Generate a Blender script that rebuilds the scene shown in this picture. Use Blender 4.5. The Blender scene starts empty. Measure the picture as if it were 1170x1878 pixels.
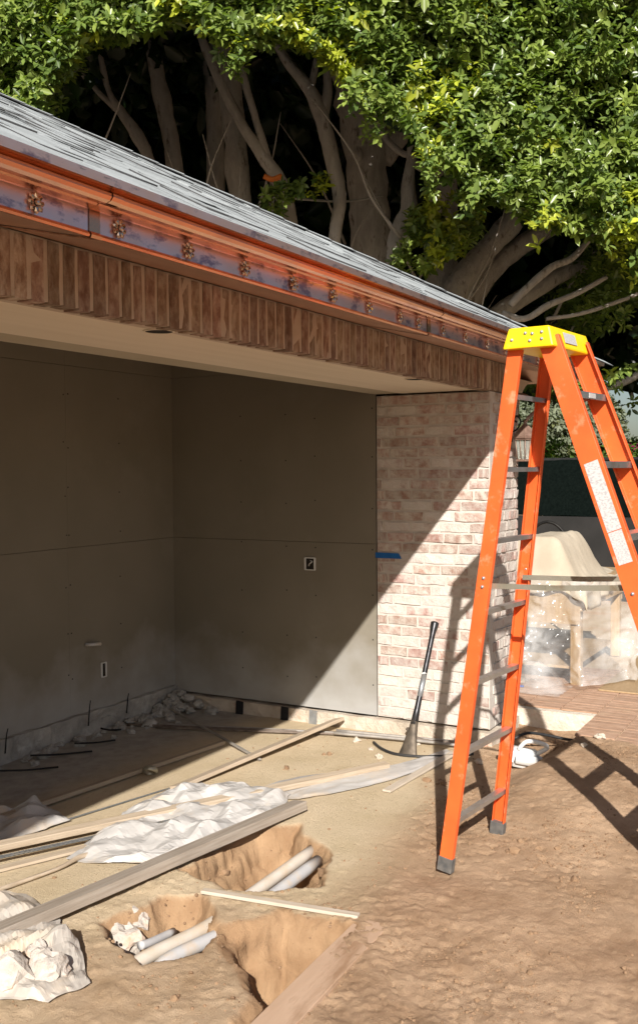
import bpy, bmesh, math, random
import numpy as np
from mathutils import Vector, Matrix, noise as mnoise
from math import sin, cos, tan, pi, radians

random.seed(7); RNG = np.random.default_rng(11)
sc = bpy.context.scene
COL = sc.collection

# ------------------------------------------------------------------ camera
CAM = Vector((-5.845, -2.0615, 1.63))
FW = Vector((0.8717956, 0.48798855, -0.04289053))
RT = Vector((0.48816057, -0.87272513, -0.0070793))
UP = Vector((0.04088626, 0.01476576, 0.9990547))
cd = bpy.data.cameras.new('camera'); cam = bpy.data.objects.new('camera', cd); COL.objects.link(cam)
cd.sensor_fit = 'VERTICAL'; cd.sensor_height = 36.0; cd.lens = 36.0 * 1817.5 / 1878.0
cd.clip_start = 0.05; cd.clip_end = 2000
M3 = Matrix((RT, UP, -FW)).transposed()
cam.matrix_world = Matrix.Translation(CAM) @ M3.to_4x4()
sc.camera = cam

# ------------------------------------------------------------------ light
AZ, EL = radians(27.69), radians(30.76)
LDIR = Vector((cos(AZ) * cos(EL), sin(AZ) * cos(EL), -sin(EL)))
w = bpy.data.worlds.new('World'); sc.world = w; w.use_nodes = True
nt = w.node_tree; bg = nt.nodes['Background']
sky = nt.nodes.new('ShaderNodeTexSky'); sky.sky_type = 'NISHITA'; sky.sun_disc = False
sky.sun_elevation = EL; sky.sun_rotation = radians(242.3)
sky.air_density = 1.0; sky.dust_density = 1.6; sky.ozone_density = 1.5
nt.links.new(sky.outputs[0], bg.inputs[0]); bg.inputs[1].default_value = 0.05
sl = bpy.data.lights.new('sun', 'SUN'); sl.energy = 5.0; sl.angle = radians(0.53); sl.color = (1.0, 0.94, 0.86)
sun = bpy.data.objects.new('sun', sl); COL.objects.link(sun)
sun.rotation_mode = 'QUATERNION'; sun.rotation_quaternion = LDIR.to_track_quat('-Z', 'Y'); sun.location = (-12, -8, 12)
vs = sc.view_settings
vs.view_transform = 'Standard'; vs.look = 'None'; vs.gamma = 1.0; vs.use_curve_mapping = False
vs.exposure = 0.68
sc.cycles.use_denoising = True
sc.cycles.max_bounces = 8; sc.cycles.transparent_max_bounces = 16

# ------------------------------------------------------------------ materials
def mat(name, c1, c2=None, scale=8.0, rough=0.8, metal=0.0, bump=0.0, bscale=60.0, detail=6.0, stretch=None,
        rand=0.0, spec=0.3, c3=None, s3=3.0, f3=(0.55, 0.7), attr=None, bdist=0.01, hue=0.0):
    """procedural surface: two tones mixed by noise, an optional third patchy tone, per-object variation, bump"""
    m = bpy.data.materials.new(name); m.use_nodes = True
    n = m.node_tree.nodes; l = m.node_tree.links; b = n['Principled BSDF']
    b.inputs['Roughness'].default_value = rough; b.inputs['Metallic'].default_value = metal
    b.inputs['Specular IOR Level'].default_value = spec
    tc = n.new('ShaderNodeTexCoord'); src = tc.outputs['Object']
    if rand:
        oi = n.new('ShaderNodeObjectInfo'); ad = n.new('ShaderNodeVectorMath'); ad.operation = 'ADD'
        mu = n.new('ShaderNodeVectorMath'); mu.operation = 'SCALE'; mu.inputs[3].default_value = 37.0
        cx = n.new('ShaderNodeCombineXYZ'); l.new(oi.outputs['Random'], cx.inputs[0]); l.new(oi.outputs['Random'], cx.inputs[1])
        l.new(cx.outputs[0], mu.inputs[0]); l.new(tc.outputs['Object'], ad.inputs[0]); l.new(mu.outputs[0], ad.inputs[1])
        src = ad.outputs[0]
    mp = n.new('ShaderNodeMapping'); l.new(src, mp.inputs[0])
    if stretch: mp.inputs['Scale'].default_value = stretch
    tx = n.new('ShaderNodeTexNoise'); tx.inputs['Scale'].default_value = scale; tx.inputs['Detail'].default_value = detail
    l.new(mp.outputs[0], tx.inputs[0])
    rp = n.new('ShaderNodeValToRGB'); rp.color_ramp.elements[0].position = 0.35; rp.color_ramp.elements[1].position = 0.65
    rp.color_ramp.elements[0].color = (*c1, 1); rp.color_ramp.elements[1].color = (*(c2 or c1), 1)
    l.new(tx.outputs['Fac'], rp.inputs[0]); out = rp.outputs[0]
    if c3:
        t3 = n.new('ShaderNodeTexNoise'); t3.inputs['Scale'].default_value = s3; t3.inputs['Detail'].default_value = 8
        t3.inputs['Roughness'].default_value = 0.65; l.new(mp.outputs[0], t3.inputs[0])
        r3 = n.new('ShaderNodeValToRGB'); r3.color_ramp.elements[0].position = f3[0]; r3.color_ramp.elements[1].position = f3[1]
        l.new(t3.outputs['Fac'], r3.inputs[0])
        mx = n.new('ShaderNodeMix'); mx.data_type = 'RGBA'; mx.inputs[7].default_value = (*c3, 1)
        l.new(r3.outputs[0], mx.inputs[0]); l.new(out, mx.inputs[6]); out = mx.outputs[2]
    if rand:
        hs = n.new('ShaderNodeHueSaturation'); mr = n.new('ShaderNodeMapRange')
        mr.inputs[3].default_value = 1 - rand; mr.inputs[4].default_value = 1 + rand
        l.new(oi.outputs['Random'], mr.inputs[0]); l.new(mr.outputs[0], hs.inputs['Value'])
        if hue:
            mh = n.new('ShaderNodeMapRange'); mh.inputs[3].default_value = 0.5 - hue; mh.inputs[4].default_value = 0.5 + hue
            fr = n.new('ShaderNodeMath'); fr.operation = 'FRACT'; m7 = n.new('ShaderNodeMath'); m7.operation = 'MULTIPLY'
            m7.inputs[1].default_value = 7.13; l.new(oi.outputs['Random'], m7.inputs[0]); l.new(m7.outputs[0], fr.inputs[0])
            l.new(fr.outputs[0], mh.inputs[0]); l.new(mh.outputs[0], hs.inputs['Hue'])
        l.new(out, hs.inputs['Color']); out = hs.outputs[0]
    l.new(out, b.inputs['Base Color'])
    if bump:
        tb = n.new('ShaderNodeTexNoise'); tb.inputs['Scale'].default_value = bscale; tb.inputs['Detail'].default_value = 8
        tb.inputs['Roughness'].default_value = 0.65
        l.new(mp.outputs[0], tb.inputs[0]); bp = n.new('ShaderNodeBump'); bp.inputs['Strength'].default_value = bump
        bp.inputs['Distance'].default_value = bdist; l.new(tb.outputs['Fac'], bp.inputs['Height']); l.new(bp.outputs[0], b.inputs['Normal'])
    m['out'] = ''
    return m

def colour_attr_mat(name, rough=0.4, spec=0.4, trans=0.35):
    m = bpy.data.materials.new(name); m.use_nodes = True
    n = m.node_tree.nodes; l = m.node_tree.links; b = n['Principled BSDF']; o = n['Material Output']
    a = n.new('ShaderNodeAttribute'); a.attribute_name = 'col'
    b.inputs['Roughness'].default_value = rough; b.inputs['Specular IOR Level'].default_value = spec
    l.new(a.outputs['Color'], b.inputs['Base Color'])
    t = n.new('ShaderNodeBsdfTranslucent'); g = n.new('ShaderNodeMix'); g.data_type = 'RGBA'; g.blend_type = 'MULTIPLY'; g.inputs[0].default_value = 1
    g.inputs[7].default_value = (1.3, 1.5, 0.5, 1); l.new(a.outputs['Color'], g.inputs[6]); l.new(g.outputs[2], t.inputs[0])
    mx = n.new('ShaderNodeMixShader'); mx.inputs[0].default_value = trans
    l.new(b.outputs[0], mx.inputs[1]); l.new(t.outputs[0], mx.inputs[2]); l.new(mx.outputs[0], o.inputs[0])
    return m

MAT = {}
MAT['mortar'] = mat('lime_mortar', (.50, .45, .40), (.57, .525, .475), 14, .95, bump=.5, bscale=45, c3=(.45, .38, .31), s3=5, f3=(.6, .8))
MAT['brick'] = mat('washed_brick', (.33, .20, .165), (.44, .325, .28), 22, .92, bump=.7, bscale=70, rand=.14, hue=.012,
                   c3=(.53, .475, .425), s3=17, f3=(.40, .63))
MAT['brick_white'] = mat('heavily_washed_brick', (.43, .31, .27), (.51, .425, .38), 22, .92, bump=.7, bscale=70, rand=.07, hue=.01,
                   c3=(.56, .51, .465), s3=15, f3=(.30, .52))
MAT['soldier'] = mat('soldier_brick', (.19, .112, .078), (.30, .207, .148), 34, .92, bump=.8, bscale=80, rand=.30, hue=.012,
                     c3=(.43, .345, .275), s3=26, f3=(.44, .66), stretch=(1, 1, .6))
MAT['soldier_mortar'] = mat('brown_mortar', (.47, .385, .305), (.53, .44, .36), 14, .95, bump=.5)
MAT['board'] = mat('wallboard', (.188, .168, .130), (.208, .186, .147), 2.2, .85, bump=.05, bscale=300, c3=(.235, .215, .178), s3=1.3, f3=(.58, .8), spec=.25)
MAT['dusty_board'] = MAT['board']
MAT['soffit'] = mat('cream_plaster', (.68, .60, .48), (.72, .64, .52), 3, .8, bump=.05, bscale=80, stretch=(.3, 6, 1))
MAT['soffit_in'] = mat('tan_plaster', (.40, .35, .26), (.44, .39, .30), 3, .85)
MAT['dark'] = mat('near_black', (.02, .017, .015), (.03, .025, .02), 10, .9)  # plain on hidden walls; on flat discs and plates it paints cavity shade
MAT['felt'] = mat('black_felt', (.012, .012, .014), (.02, .02, .022), 30, .9)
MAT['galv'] = mat('galvanised', (.42, .44, .46), (.30, .32, .34), 20, .45, .7, c3=(.5, .45, .35), s3=6)
MAT['copper'] = mat('copper', (.76, .42, .265), (.62, .345, .24), 5, .24, 1.0, bump=.06, bscale=9, c3=(.42, .22, .18), s3=2.6, f3=(.56, .70), stretch=(1, 2, 4))
MAT['copper_sky_tint'] = mat('sky_tinted_copper', (.92, .67, .68), (.92, .60, .54), 7, .30, .90, bump=.05, bscale=10, c3=(.36, .24, .31), s3=9, f3=(.52, .62), stretch=(1, 2, 2))  # lavender sky reflection painted into the base colour; dark patches are tarnish
MAT['copper_dull'] = mat('dull_copper', (.50, .30, .21), (.58, .36, .26), 4, .42, .85)
MAT['rosette'] = mat('brass_rosette', (.62, .50, .42), (.36, .25, .19), 90, .22, 1.0)
MAT['shingle'] = mat('grey_shingle', (.295, .32, .33), (.375, .40, .41), 90, .95, bump=.5, bscale=400, rand=.13, spec=.2, bdist=.003)
MAT['shingle_edge'] = mat('asphalt_edge', (.045, .047, .05), (.07, .07, .072), 30, .9)
MAT['found'] = mat('foundation_concrete', (.46, .39, .31), (.58, .51, .43), 9, .95, bump=.8, bscale=30, c3=(.50, .32, .24), s3=5, f3=(.56, .66), bdist=.02)
MAT['stem'] = mat('dusty_stem', (.30, .29, .27), (.44, .42, .39), 9, .95, bump=.9, bscale=30, bdist=.02, c3=(.56, .55, .53), s3=4)
MAT['orange'] = mat('orange_fibreglass', (.68, .100, .022), (.76, .128, .028), 6, .45, bump=.06, bscale=120, c3=(.66, .27, .15), s3=11, f3=(.57, .72), spec=.45)
MAT['yellow'] = mat('yellow_plastic', (.85, .56, .005), (.90, .62, .01), 8, .4, spec=.45, c3=(.75, .52, .1), s3=14, f3=(.62, .8))
MAT['alu'] = mat('aluminium', (.44, .43, .42), (.54, .53, .51), 14, .40, .85, c3=(.35, .27, .20), s3=9, f3=(.55, .75))
MAT['steel_dull'] = mat('dull_steel', (.34, .32, .25), (.42, .40, .33), 9, .5, .7, c3=(.25, .17, .10), s3=7)
MAT['rubber'] = mat('grey_rubber', (.07, .07, .07), (.14, .13, .12), 22, .85, bump=.3)
MAT['wood'] = mat('weathered_wood', (.36, .285, .205), (.45, .37, .28), 9, .85, bump=.3, bscale=30, stretch=(.6, 9, 9), rand=.12)
MAT['wood_grey'] = mat('grey_wood', (.27, .225, .18), (.36, .31, .26), 8, .85, bump=.35, bscale=26, stretch=(.5, 9, 9))
MAT['wood_new'] = mat('pine', (.33, .225, .125), (.39, .275, .16), 7, .7, bump=.1, bscale=30, stretch=(6, 6, .6))
MAT['pale_lath'] = mat('pale_lath', (.44, .37, .29), (.53, .46, .38), 10, .85, bump=.2, stretch=(.6, 8, 8))
MAT['plastic'] = mat('white_sheeting', (.40, .385, .37), (.49, .475, .46), 5, .26, bump=.05, bscale=14, c3=(.55, .45, .34), s3=3.5, f3=(.54, .72), spec=.5)
MAT['tarpgrey'] = mat('grey_sheeting', (.36, .33, .295), (.46, .425, .385), 5, .5, bump=.15, bscale=12, c3=(.52, .42, .31), s3=3, f3=(.5, .72), spec=.4)
MAT['canvas'] = mat('canvas', (.38, .325, .25), (.45, .39, .305), 5, .9, bump=.15, bscale=60)
MAT['pvc'] = mat('dusty_pvc', (.52, .46, .38), (.58, .53, .47), 9, .5, c3=(.55, .42, .29), s3=7, f3=(.5, .7))
MAT['pvc_grey'] = mat('grey_pvc', (.42, .42, .43), (.50, .495, .49), 9, .5, c3=(.52, .42, .31), s3=7, f3=(.52, .7))
MAT['chunk'] = mat('broken_plaster', (.44, .39, .34), (.55, .51, .47), 14, .95, bump=.7, bscale=40, c3=(.52, .36, .25), s3=8, f3=(.52, .66), bdist=.015)
MAT['bar'] = mat('worn_black_steel', (.035, .035, .038), (.07, .07, .075), 20, .38, .8, c3=(.30, .22, .17), s3=14, f3=(.60, .76))
MAT['barfoot'] = mat('dusty_steel', (.085, .07, .055), (.16, .13, .10), 20, .6, .5)
MAT['rod'] = mat('rusty_rod', (.13, .10, .08), (.22, .18, .15), 20, .7, .3)
MAT['rodgrey'] = mat('dusty_rod', (.30, .28, .26), (.40, .37, .33), 20, .6, .4)
MAT['tape'] = mat('blue_tape', (.01, .10, .33), (.012, .12, .37), 20, .7)
MAT['white'] = mat('white_hdpe', (.60, .60, .585), (.66, .66, .65), 10, .4, c3=(.55, .45, .35), s3=6, f3=(.6, .8))
MAT['blue'] = mat('blue_plastic', (.01, .07, .35), (.015, .09, .40), 10, .4)
MAT['cable'] = mat('black_cable', (.02, .02, .022), (.035, .034, .033), 30, .5)
MAT['paver'] = mat('terracotta_paver', (.37, .23, .155), (.44, .29, .205), 14, .85, bump=.3, rand=.10, c3=(.48, .33, .22), s3=4, f3=(.55, .75))
MAT['patio'] = mat('patio_mortar', (.42, .32, .22), (.48, .38, .27), 8, .9, bump=.3, c3=(.42, .26, .16), s3=2, f3=(.5, .7))
MAT['patio_edge'] = mat('patio_concrete', (.56, .48, .39), (.66, .59, .50), 9, .95, bump=.8, bscale=25, bdist=.02, c3=(.60, .40, .32), s3=5, f3=(.6, .7))
MAT['bark'] = mat('ficus_bark', (.37, .335, .30), (.50, .46, .415), 9, .9, bump=.9, bscale=22, stretch=(1, 1, .4), c3=(.17, .14, .115), s3=9, f3=(.56, .68), bdist=.03)
MAT['fence'] = mat('fence_mesh', (.002, .004, .0035), (.004, .007, .006), 40, .95, spec=.05, bump=.3, bscale=200)
MAT['fence_post'] = mat('fence_post', (.012, .012, .013), (.02, .02, .02), 20, .5)
MAT['lowwall'] = mat('grey_render', (.016, .0155, .015), (.022, .021, .0205), 4, .9, bump=.2)
MAT['lantern'] = mat('aged_copper', (.20, .125, .095), (.30, .20, .155), 25, .55, .5, c3=(.34, .26, .21), s3=12, f3=(.5, .7))
MAT['iron'] = mat('black_iron', (.015, .014, .013), (.03, .028, .026), 25, .55, .6)
MAT['cream'] = mat('cove_plaster', (.42, .36, .29), (.48, .42, .35), 6, .85)
MAT['wire'] = mat('grey_wire', (.35, .33, .30), (.42, .40, .37), 20, .6)
MAT['strap'] = mat('orange_strap', (.62, .16, .03), (.70, .2, .04), 20, .7)
MAT['leaf'] = colour_attr_mat('ficus_leaf', .33, .5, .28)
MAT['leaf_far'] = colour_attr_mat('shrub_leaf', .5, .3, .3)
MAT['clod'] = mat('soil_clod', (.23, .145, .085), (.29, .19, .115), 20, .95, bump=.5, c3=(.46, .36, .26), s3=40, f3=(.70, .72))
MAT['clay_board'] = mat('muddy_board', (.44, .30, .205), (.485, .34, .24), 6, .9, bump=.25, bscale=20, stretch=(.6, 3, 3), c3=(.30, .185, .11), s3=3)
MAT['tin'] = mat('grey_shade_cloth', (.16, .155, .15), (.20, .195, .19), 8, .8)

def glass_mat():
    m = bpy.data.materials.new('lantern_glass'); m.use_nodes = True
    b = m.node_tree.nodes['Principled BSDF']; b.inputs['Base Color'].default_value = (.72, .72, .66, 1)
    b.inputs['Roughness'].default_value = .12; b.inputs['Transmission Weight'].default_value = .75; b.inputs['IOR'].default_value = 1.1
    return m
MAT['glass'] = glass_mat()

def clear_plastic_mat():
    m = bpy.data.materials.new('clear_sheeting'); m.use_nodes = True
    n = m.node_tree.nodes; l = m.node_tree.links; b = n['Principled BSDF']; o = n['Material Output']
    b.inputs['Base Color'].default_value = (.8, .8, .8, 1); b.inputs['Roughness'].default_value = .10; b.inputs['Specular IOR Level'].default_value = 1.0
    t = n.new('ShaderNodeBsdfTransparent'); t.inputs[0].default_value = (.95, .95, .95, 1)
    ns = n.new('ShaderNodeTexNoise'); ns.inputs['Scale'].default_value = 4; ns.inputs['Detail'].default_value = 5
    tc = n.new('ShaderNodeTexCoord'); l.new(tc.outputs['Object'], ns.inputs[0])
    mr = n.new('ShaderNodeMapRange'); mr.inputs[1].default_value = .35; mr.inputs[2].default_value = .7; mr.inputs[3].default_value = .10; mr.inputs[4].default_value = .42
    l.new(ns.outputs['Fac'], mr.inputs[0])
    mx = n.new('ShaderNodeMixShader'); l.new(mr.outputs[0], mx.inputs[0]); l.new(t.outputs[0], mx.inputs[1]); l.new(b.outputs[0], mx.inputs[2])
    l.new(mx.outputs[0], o.inputs[0])
    return m
MAT['clear'] = clear_plastic_mat()

def label_mat():
    """worn white sticker: rows of small grey print too fine to read"""
    m = bpy.data.materials.new('sticker_print'); m.use_nodes = True
    n = m.node_tree.nodes; l = m.node_tree.links; b = n['Principled BSDF']; b.inputs['Roughness'].default_value = .5
    tc = n.new('ShaderNodeTexCoord'); mp = n.new('ShaderNodeMapping'); l.new(tc.outputs['Generated'], mp.inputs[0])
    mp.inputs['Scale'].default_value = (1, 6, 22)
    no = n.new('ShaderNodeTexNoise'); no.inputs['Scale'].default_value = 2.2; no.inputs['Detail'].default_value = 3; l.new(mp.outputs[0], no.inputs[0])
    rp = n.new('ShaderNodeValToRGB'); rp.color_ramp.elements[0].position = .47; rp.color_ramp.elements[1].position = .60
    rp.color_ramp.elements[0].color = (.50, .495, .485, 1); rp.color_ramp.elements[1].color = (.36, .35, .36, 1)
    l.new(no.outputs['Fac'], rp.inputs[0]); l.new(rp.outputs[0], b.inputs['Base Color'])
    return m
MAT['label'] = label_mat()

# ------------------------------------------------------------------ helpers
def link(o, parent=None):
    COL.objects.link(o)
    if parent is not None: o.parent = parent
    return o

def tag(o, label=None, cat=None, group=None, kind=None):
    if label: o['label'] = label
    if cat: o['category'] = cat
    if group: o['group'] = group
    if kind: o['kind'] = kind
    return o

def empty(name, label, cat, loc=(0, 0, 0), group=None):
    o = bpy.data.objects.new(name, None); o.location = loc; o.empty_display_size = .1
    link(o); tag(o, label, cat, group); return o

def obj(name, bm, material, parent=None, smooth=False, bevel=0.0):
    me = bpy.data.meshes.new(name)
    bmesh.ops.recalc_face_normals(bm, faces=bm.faces[:])
    bm.to_mesh(me); bm.free()
    for mm in (material if isinstance(material, (list, tuple)) else [material]): me.materials.append(MAT[mm] if isinstance(mm, str) else mm)
    if smooth:
        for p in me.polygons: p.use_smooth = True
    o = bpy.data.objects.new(name, me); link(o, parent)
    if bevel:
        b = o.modifiers.new('bevel', 'BEVEL'); b.width = bevel; b.segments = 2; b.limit_method = 'ANGLE'
    return o

def bx(bm, c, s, R=None, mi=0):
    """box: centre c, full size s, optional 3x3 axes"""
    vs_ = []
    for i in (-1, 1):
        for j in (-1, 1):
            for k in (-1, 1):
                v = Vector((i * s[0] / 2, j * s[1] / 2, k * s[2] / 2))
                vs_.append(bm.verts.new((R @ v if R else v) + Vector(c)))
    fs = []
    for f in ((0, 1, 3, 2), (4, 6, 7, 5), (0, 4, 5, 1), (2, 3, 7, 6), (0, 2, 6, 4), (1, 5, 7, 3)):
        fc = bm.faces.new([vs_[i] for i in f]); fc.material_index = mi; fs.append(fc)
    return fs

def box(name, c, s, material, parent=None, R=None, bevel=0.0):
    bm = bmesh.new(); bx(bm, c, s, R); return obj(name, bm, material, parent, bevel=bevel)

def axes(d, up=Vector((0, 0, 1))):
    d = Vector(d).normalized(); s = up.cross(d)
    if s.length < 1e-5: s = Vector((1, 0, 0))
    s.normalize(); u = d.cross(s)
    return Matrix((d, s, u)).transposed()

def prism(bm, poly, p0, p1, sx, sy, mi=0):
    """sweep a 2D polygon (in axes sx, sy) from p0 to p1"""
    n = len(poly); a = [bm.verts.new(Vector(p0) + sx * x + sy * y) for x, y in poly]
    b = [bm.verts.new(Vector(p1) + sx * x + sy * y) for x, y in poly]
    for i in range(n):
        f = bm.faces.new((a[i], a[(i + 1) % n], b[(i + 1) % n], b[i])); f.material_index = mi
    bm.faces.new(a[::-1]).material_index = mi; bm.faces.new(b).material_index = mi

def smooth_path(pts, k=4):
    """Catmull-Rom through rows of numbers"""
    P = [np.array(p, float) for p in pts]; P = [2 * P[0] - P[1]] + P + [2 * P[-1] - P[-2]]
    out = []
    for i in range(1, len(P) - 2):
        for t in np.linspace(0, 1, k, endpoint=False):
            a, b, c, d = P[i - 1:i + 3]
            out.append(.5 * ((2 * b) + (c - a) * t + (2 * a - 5 * b + 4 * c - d) * t * t + (3 * b - a - 3 * c + d) * t ** 3))
    out.append(P[-2]); return out

def tube(bm, pts, n=8, wob=0.0, seed=0, k=4, flat=None, cap=True):
    """pts rows (x,y,z,r)"""
    pp = smooth_path(pts, k) if k > 1 else [np.array(p, float) for p in pts]
    prev = None; rings = []
    for i, q in enumerate(pp):
        c = Vector(q[:3]); r = max(q[3], .0008)
        t = Vector(pp[min(i + 1, len(pp) - 1)][:3]) - Vector(pp[max(i - 1, 0)][:3]); t.normalize()
        if prev is None:
            u = t.orthogonal().normalized()
        else:
            u = (prev - t * prev.dot(t)).normalized()
        prev = u; v = t.cross(u); ring = []
        for j in range(n):
            a = 2 * pi * j / n; rr = r
            if wob:
                rr *= 1 + wob * mnoise.noise(Vector((c.x * 4 + cos(a) * 1.2, c.y * 4 + sin(a) * 1.2 + seed * 7.1, c.z * 4)))
            ring.append(bm.verts.new(c + u * (cos(a) * rr) + v * (sin(a) * rr)))
        rings.append(ring)
    for a, b in zip(rings, rings[1:]):
        for j in range(n): bm.faces.new((a[j], a[(j + 1) % n], b[(j + 1) % n], b[j]))
    if cap: bm.faces.new(rings[0][::-1]); bm.faces.new(rings[-1])

def tube_obj(name, pts, material, parent=None, n=8, **kw):
    bm = bmesh.new(); tube(bm, pts, n, **kw); return obj(name, bm, material, parent, smooth=True)

def lathe(bm, prof, c, ax, n=12, sq=None):
    """prof rows (dist along axis, radius); sq optional per-row flattening of the second axis"""
    A = axes(ax); d, s, u = A.col[0], A.col[1], A.col[2]; rings = []
    for i, (t, r) in enumerate(prof):
        f = sq[i] if sq else 1.0
        rings.append([bm.verts.new(Vector(c) + d * t + s * (cos(2 * pi * j / n) * r) + u * (sin(2 * pi * j / n) * r * f)) for j in range(n)])
    for a, b in zip(rings, rings[1:]):
        for j in range(n): bm.faces.new((a[j], a[(j + 1) % n], b[(j + 1) % n], b[j]))
    bm.faces.new(rings[0][::-1]); bm.faces.new(rings[-1])

# vectorised value noise
def _h(ix, iy, s):
    n = (ix * 374761393 + iy * 668265263 + s * 1274126177) & 0x7fffffff
    n = ((n ^ (n >> 13)) * 1274126177) & 0x7fffffff
    return ((n ^ (n >> 16)) & 0xffff) / 65535.0
def vn(x, y, s=0):
    x = np.asarray(x, float); y = np.asarray(y, float)
    ix = np.floor(x).astype(np.int64); iy = np.floor(y).astype(np.int64); fx = x - ix; fy = y - iy
    fx = fx * fx * (3 - 2 * fx); fy = fy * fy * (3 - 2 * fy)
    a = _h(ix, iy, s) * (1 - fx) + _h(ix + 1, iy, s) * fx; b = _h(ix, iy + 1, s) * (1 - fx) + _h(ix + 1, iy + 1, s) * fx
    return a * (1 - fy) + b * fy
def fbm(x, y, s=0, o=4):
    r = 0; a = .5
    for i in range(o): r = r + a * (vn(x, y, s + i * 17) - .5); x = x * 2.03 + 3.1; y = y * 2.03 + 1.7; a *= .5
    return r
def sstep(a, b, x):
    t = np.clip((x - a) / (b - a), 0, 1); return t * t * (3 - 2 * t)
def poly_sd(x, y, poly):
    """signed distance to polygon, positive inside"""
    d = np.full(np.shape(x), 1e9); ins = np.zeros(np.shape(x), bool); n = len(poly)
    for i in range(n):
        ax, ay = poly[i]; bx_, by_ = poly[(i + 1) % n]; ex, ey = bx_ - ax, by_ - ay
        t = np.clip(((x - ax) * ex + (y - ay) * ey) / (ex * ex + ey * ey), 0, 1)
        d = np.minimum(d, np.hypot(x - ax - t * ex, y - ay - t * ey))
        c = ((ay > y) != (by_ > y)) & (x < (bx_ - ax) * (y - ay) / (by_ - ay + 1e-12) + ax); ins ^= c
    return np.where(ins, d, -d)

def grid_mesh(name, X, Y, Z, mask=None):
    """regular grid mesh from 2D arrays; mask of kept quads"""
    ny, nx = X.shape; me = bpy.data.meshes.new(name)
    co = np.stack([X, Y, Z], -1).reshape(-1, 3).astype(np.float32)
    i = np.arange(nx * ny).reshape(ny, nx); q = np.stack([i[:-1, :-1], i[:-1, 1:], i[1:, 1:], i[1:, :-1]], -1)
    q = q.reshape(-1, 4) if mask is None else q[mask]
    if mask is not None:
        used = np.unique(q); rem = np.full(len(co), -1); rem[used] = np.arange(len(used)); co = co[used]; q = rem[q]
    me.vertices.add(len(co)); me.vertices.foreach_set('co', co.ravel())
    me.loops.add(q.size); me.loops.foreach_set('vertex_index', q.ravel().astype(np.int32))
    me.polygons.add(len(q)); me.polygons.foreach_set('loop_start', np.arange(0, q.size, 4, dtype=np.int32))
    me.update(calc_edges=True); me.validate()
    return me, (None if mask is None else used)

# ------------------------------------------------------------------ ground
G0 = -0.10
PIT_A = [(-2.46, .57), (-1.86, .56), (-1.72, .36), (-1.98, .06), (-2.30, -.10), (-2.46, .06), (-2.52, .22)]
PIT_B = [(-3.00, .50), (-2.70, .46), (-2.63, .30), (-2.80, .05), (-3.00, .03), (-3.18, .16), (-3.09, .39)]
PIT_C = [(-2.80, .07), (-2.56, -.04), (-2.57, -.39), (-3.0, -.40), (-3.42, -.42), (-3.40, -.32), (-3.20, -.28), (-3.09, -.16), (-2.98, -.05)]
def gheight(x, y):
    x = np.asarray(x, float); y = np.asarray(y, float)
    near = sstep(14, 6, np.hypot(x + 2, y))
    z = np.full(np.shape(x), G0)
    rise = sstep(-.28, -.56, y + .10 * fbm(x * 2, y * 2, 5)) * sstep(-1.9, .0, x)
    z = z + (.122 - .10 * sstep(.02, .22, x)) * rise
    z = z - .03 * sstep(.25, .0, np.abs(y + .22)) * sstep(-.5, .1, x) * sstep(.9, .3, x)
    dirt = sstep(.12, -.25, y - (.02 + .16 * (x + 1.2)) + .25 * fbm(x * 2.5, y * 2.5, 9))
    dirt = dirt * sstep(2.2, 1.2, y)
    z = z + near * (.010 * fbm(x * 3, y * 3, 1) + .05 * dirt * fbm(x * 2.2, y * 2.2, 2) + .010 * dirt * fbm(x * 9, y * 9, 3)
                    + .0045 * (dirt * .85 + .15) * fbm(x * 26, y * 26, 4, 3) + dirt * (.35 + .65 * sstep(-.08, .10, fbm(x * 2.3, y * 2.3, 33))) * (.014 * np.maximum(vn(x * 21, y * 21, 34) - .62, 0) + .015 * np.maximum(vn(x * 47, y * 47, 35) - .62, 0) - .022 * np.maximum(vn(x * 37, y * 37, 36) - .70, 0)) + .004 * fbm(x * 55, y * 55, 14, 2) * (.4 + dirt))
    # cracked clods
    cr = np.abs(fbm(x * 11, y * 11, 21, 3)); z = z - near * dirt * .012 * sstep(.03, .0, cr) * sstep(-.05, .15, fbm(x * 1.7, y * 1.7, 31))
    lo = sstep(-1.9, -2.5, x) * sstep(.95, .5, y) * near
    z = z + lo * (.020 * fbm(x * 8, y * 8, 51, 4) + .016 * np.maximum(vn(x * 30, y * 30, 52) - .62, 0) + .02 * np.maximum(vn(x * 55, y * 55, 53) - .66, 0) - .02 * np.maximum(vn(x * 24, y * 24, 54) - .78, 0))
    pit = np.zeros(np.shape(x))
    for P, D, wd, s in ((PIT_A, .24, .13, 41), (PIT_B, .17, .09, 43), (PIT_C, .34, .20, 47)):
        sd = poly_sd(x, y, P) + .10 * fbm(x * 6, y * 6, s) + .012 * fbm(x * 34, y * 34, s + 5)
        k = sstep(-.005, wd, sd); k = k + .30 * k * (1 - k) * np.sin(k * 15 + 5 * vn(x * 6, y * 6, s + 9)); z = z - D * k + .05 * k * fbm(x * 13, y * 13, s + 2) + .03 * k * np.maximum(vn(x * 27, y * 27, s + 3) - .55, 0); pit = np.maximum(pit, sstep(-.012, .012, sd))
    return z, dirt, pit
def gz(x, y): return float(gheight(np.array([x]), np.array([y]))[0][0])

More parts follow.
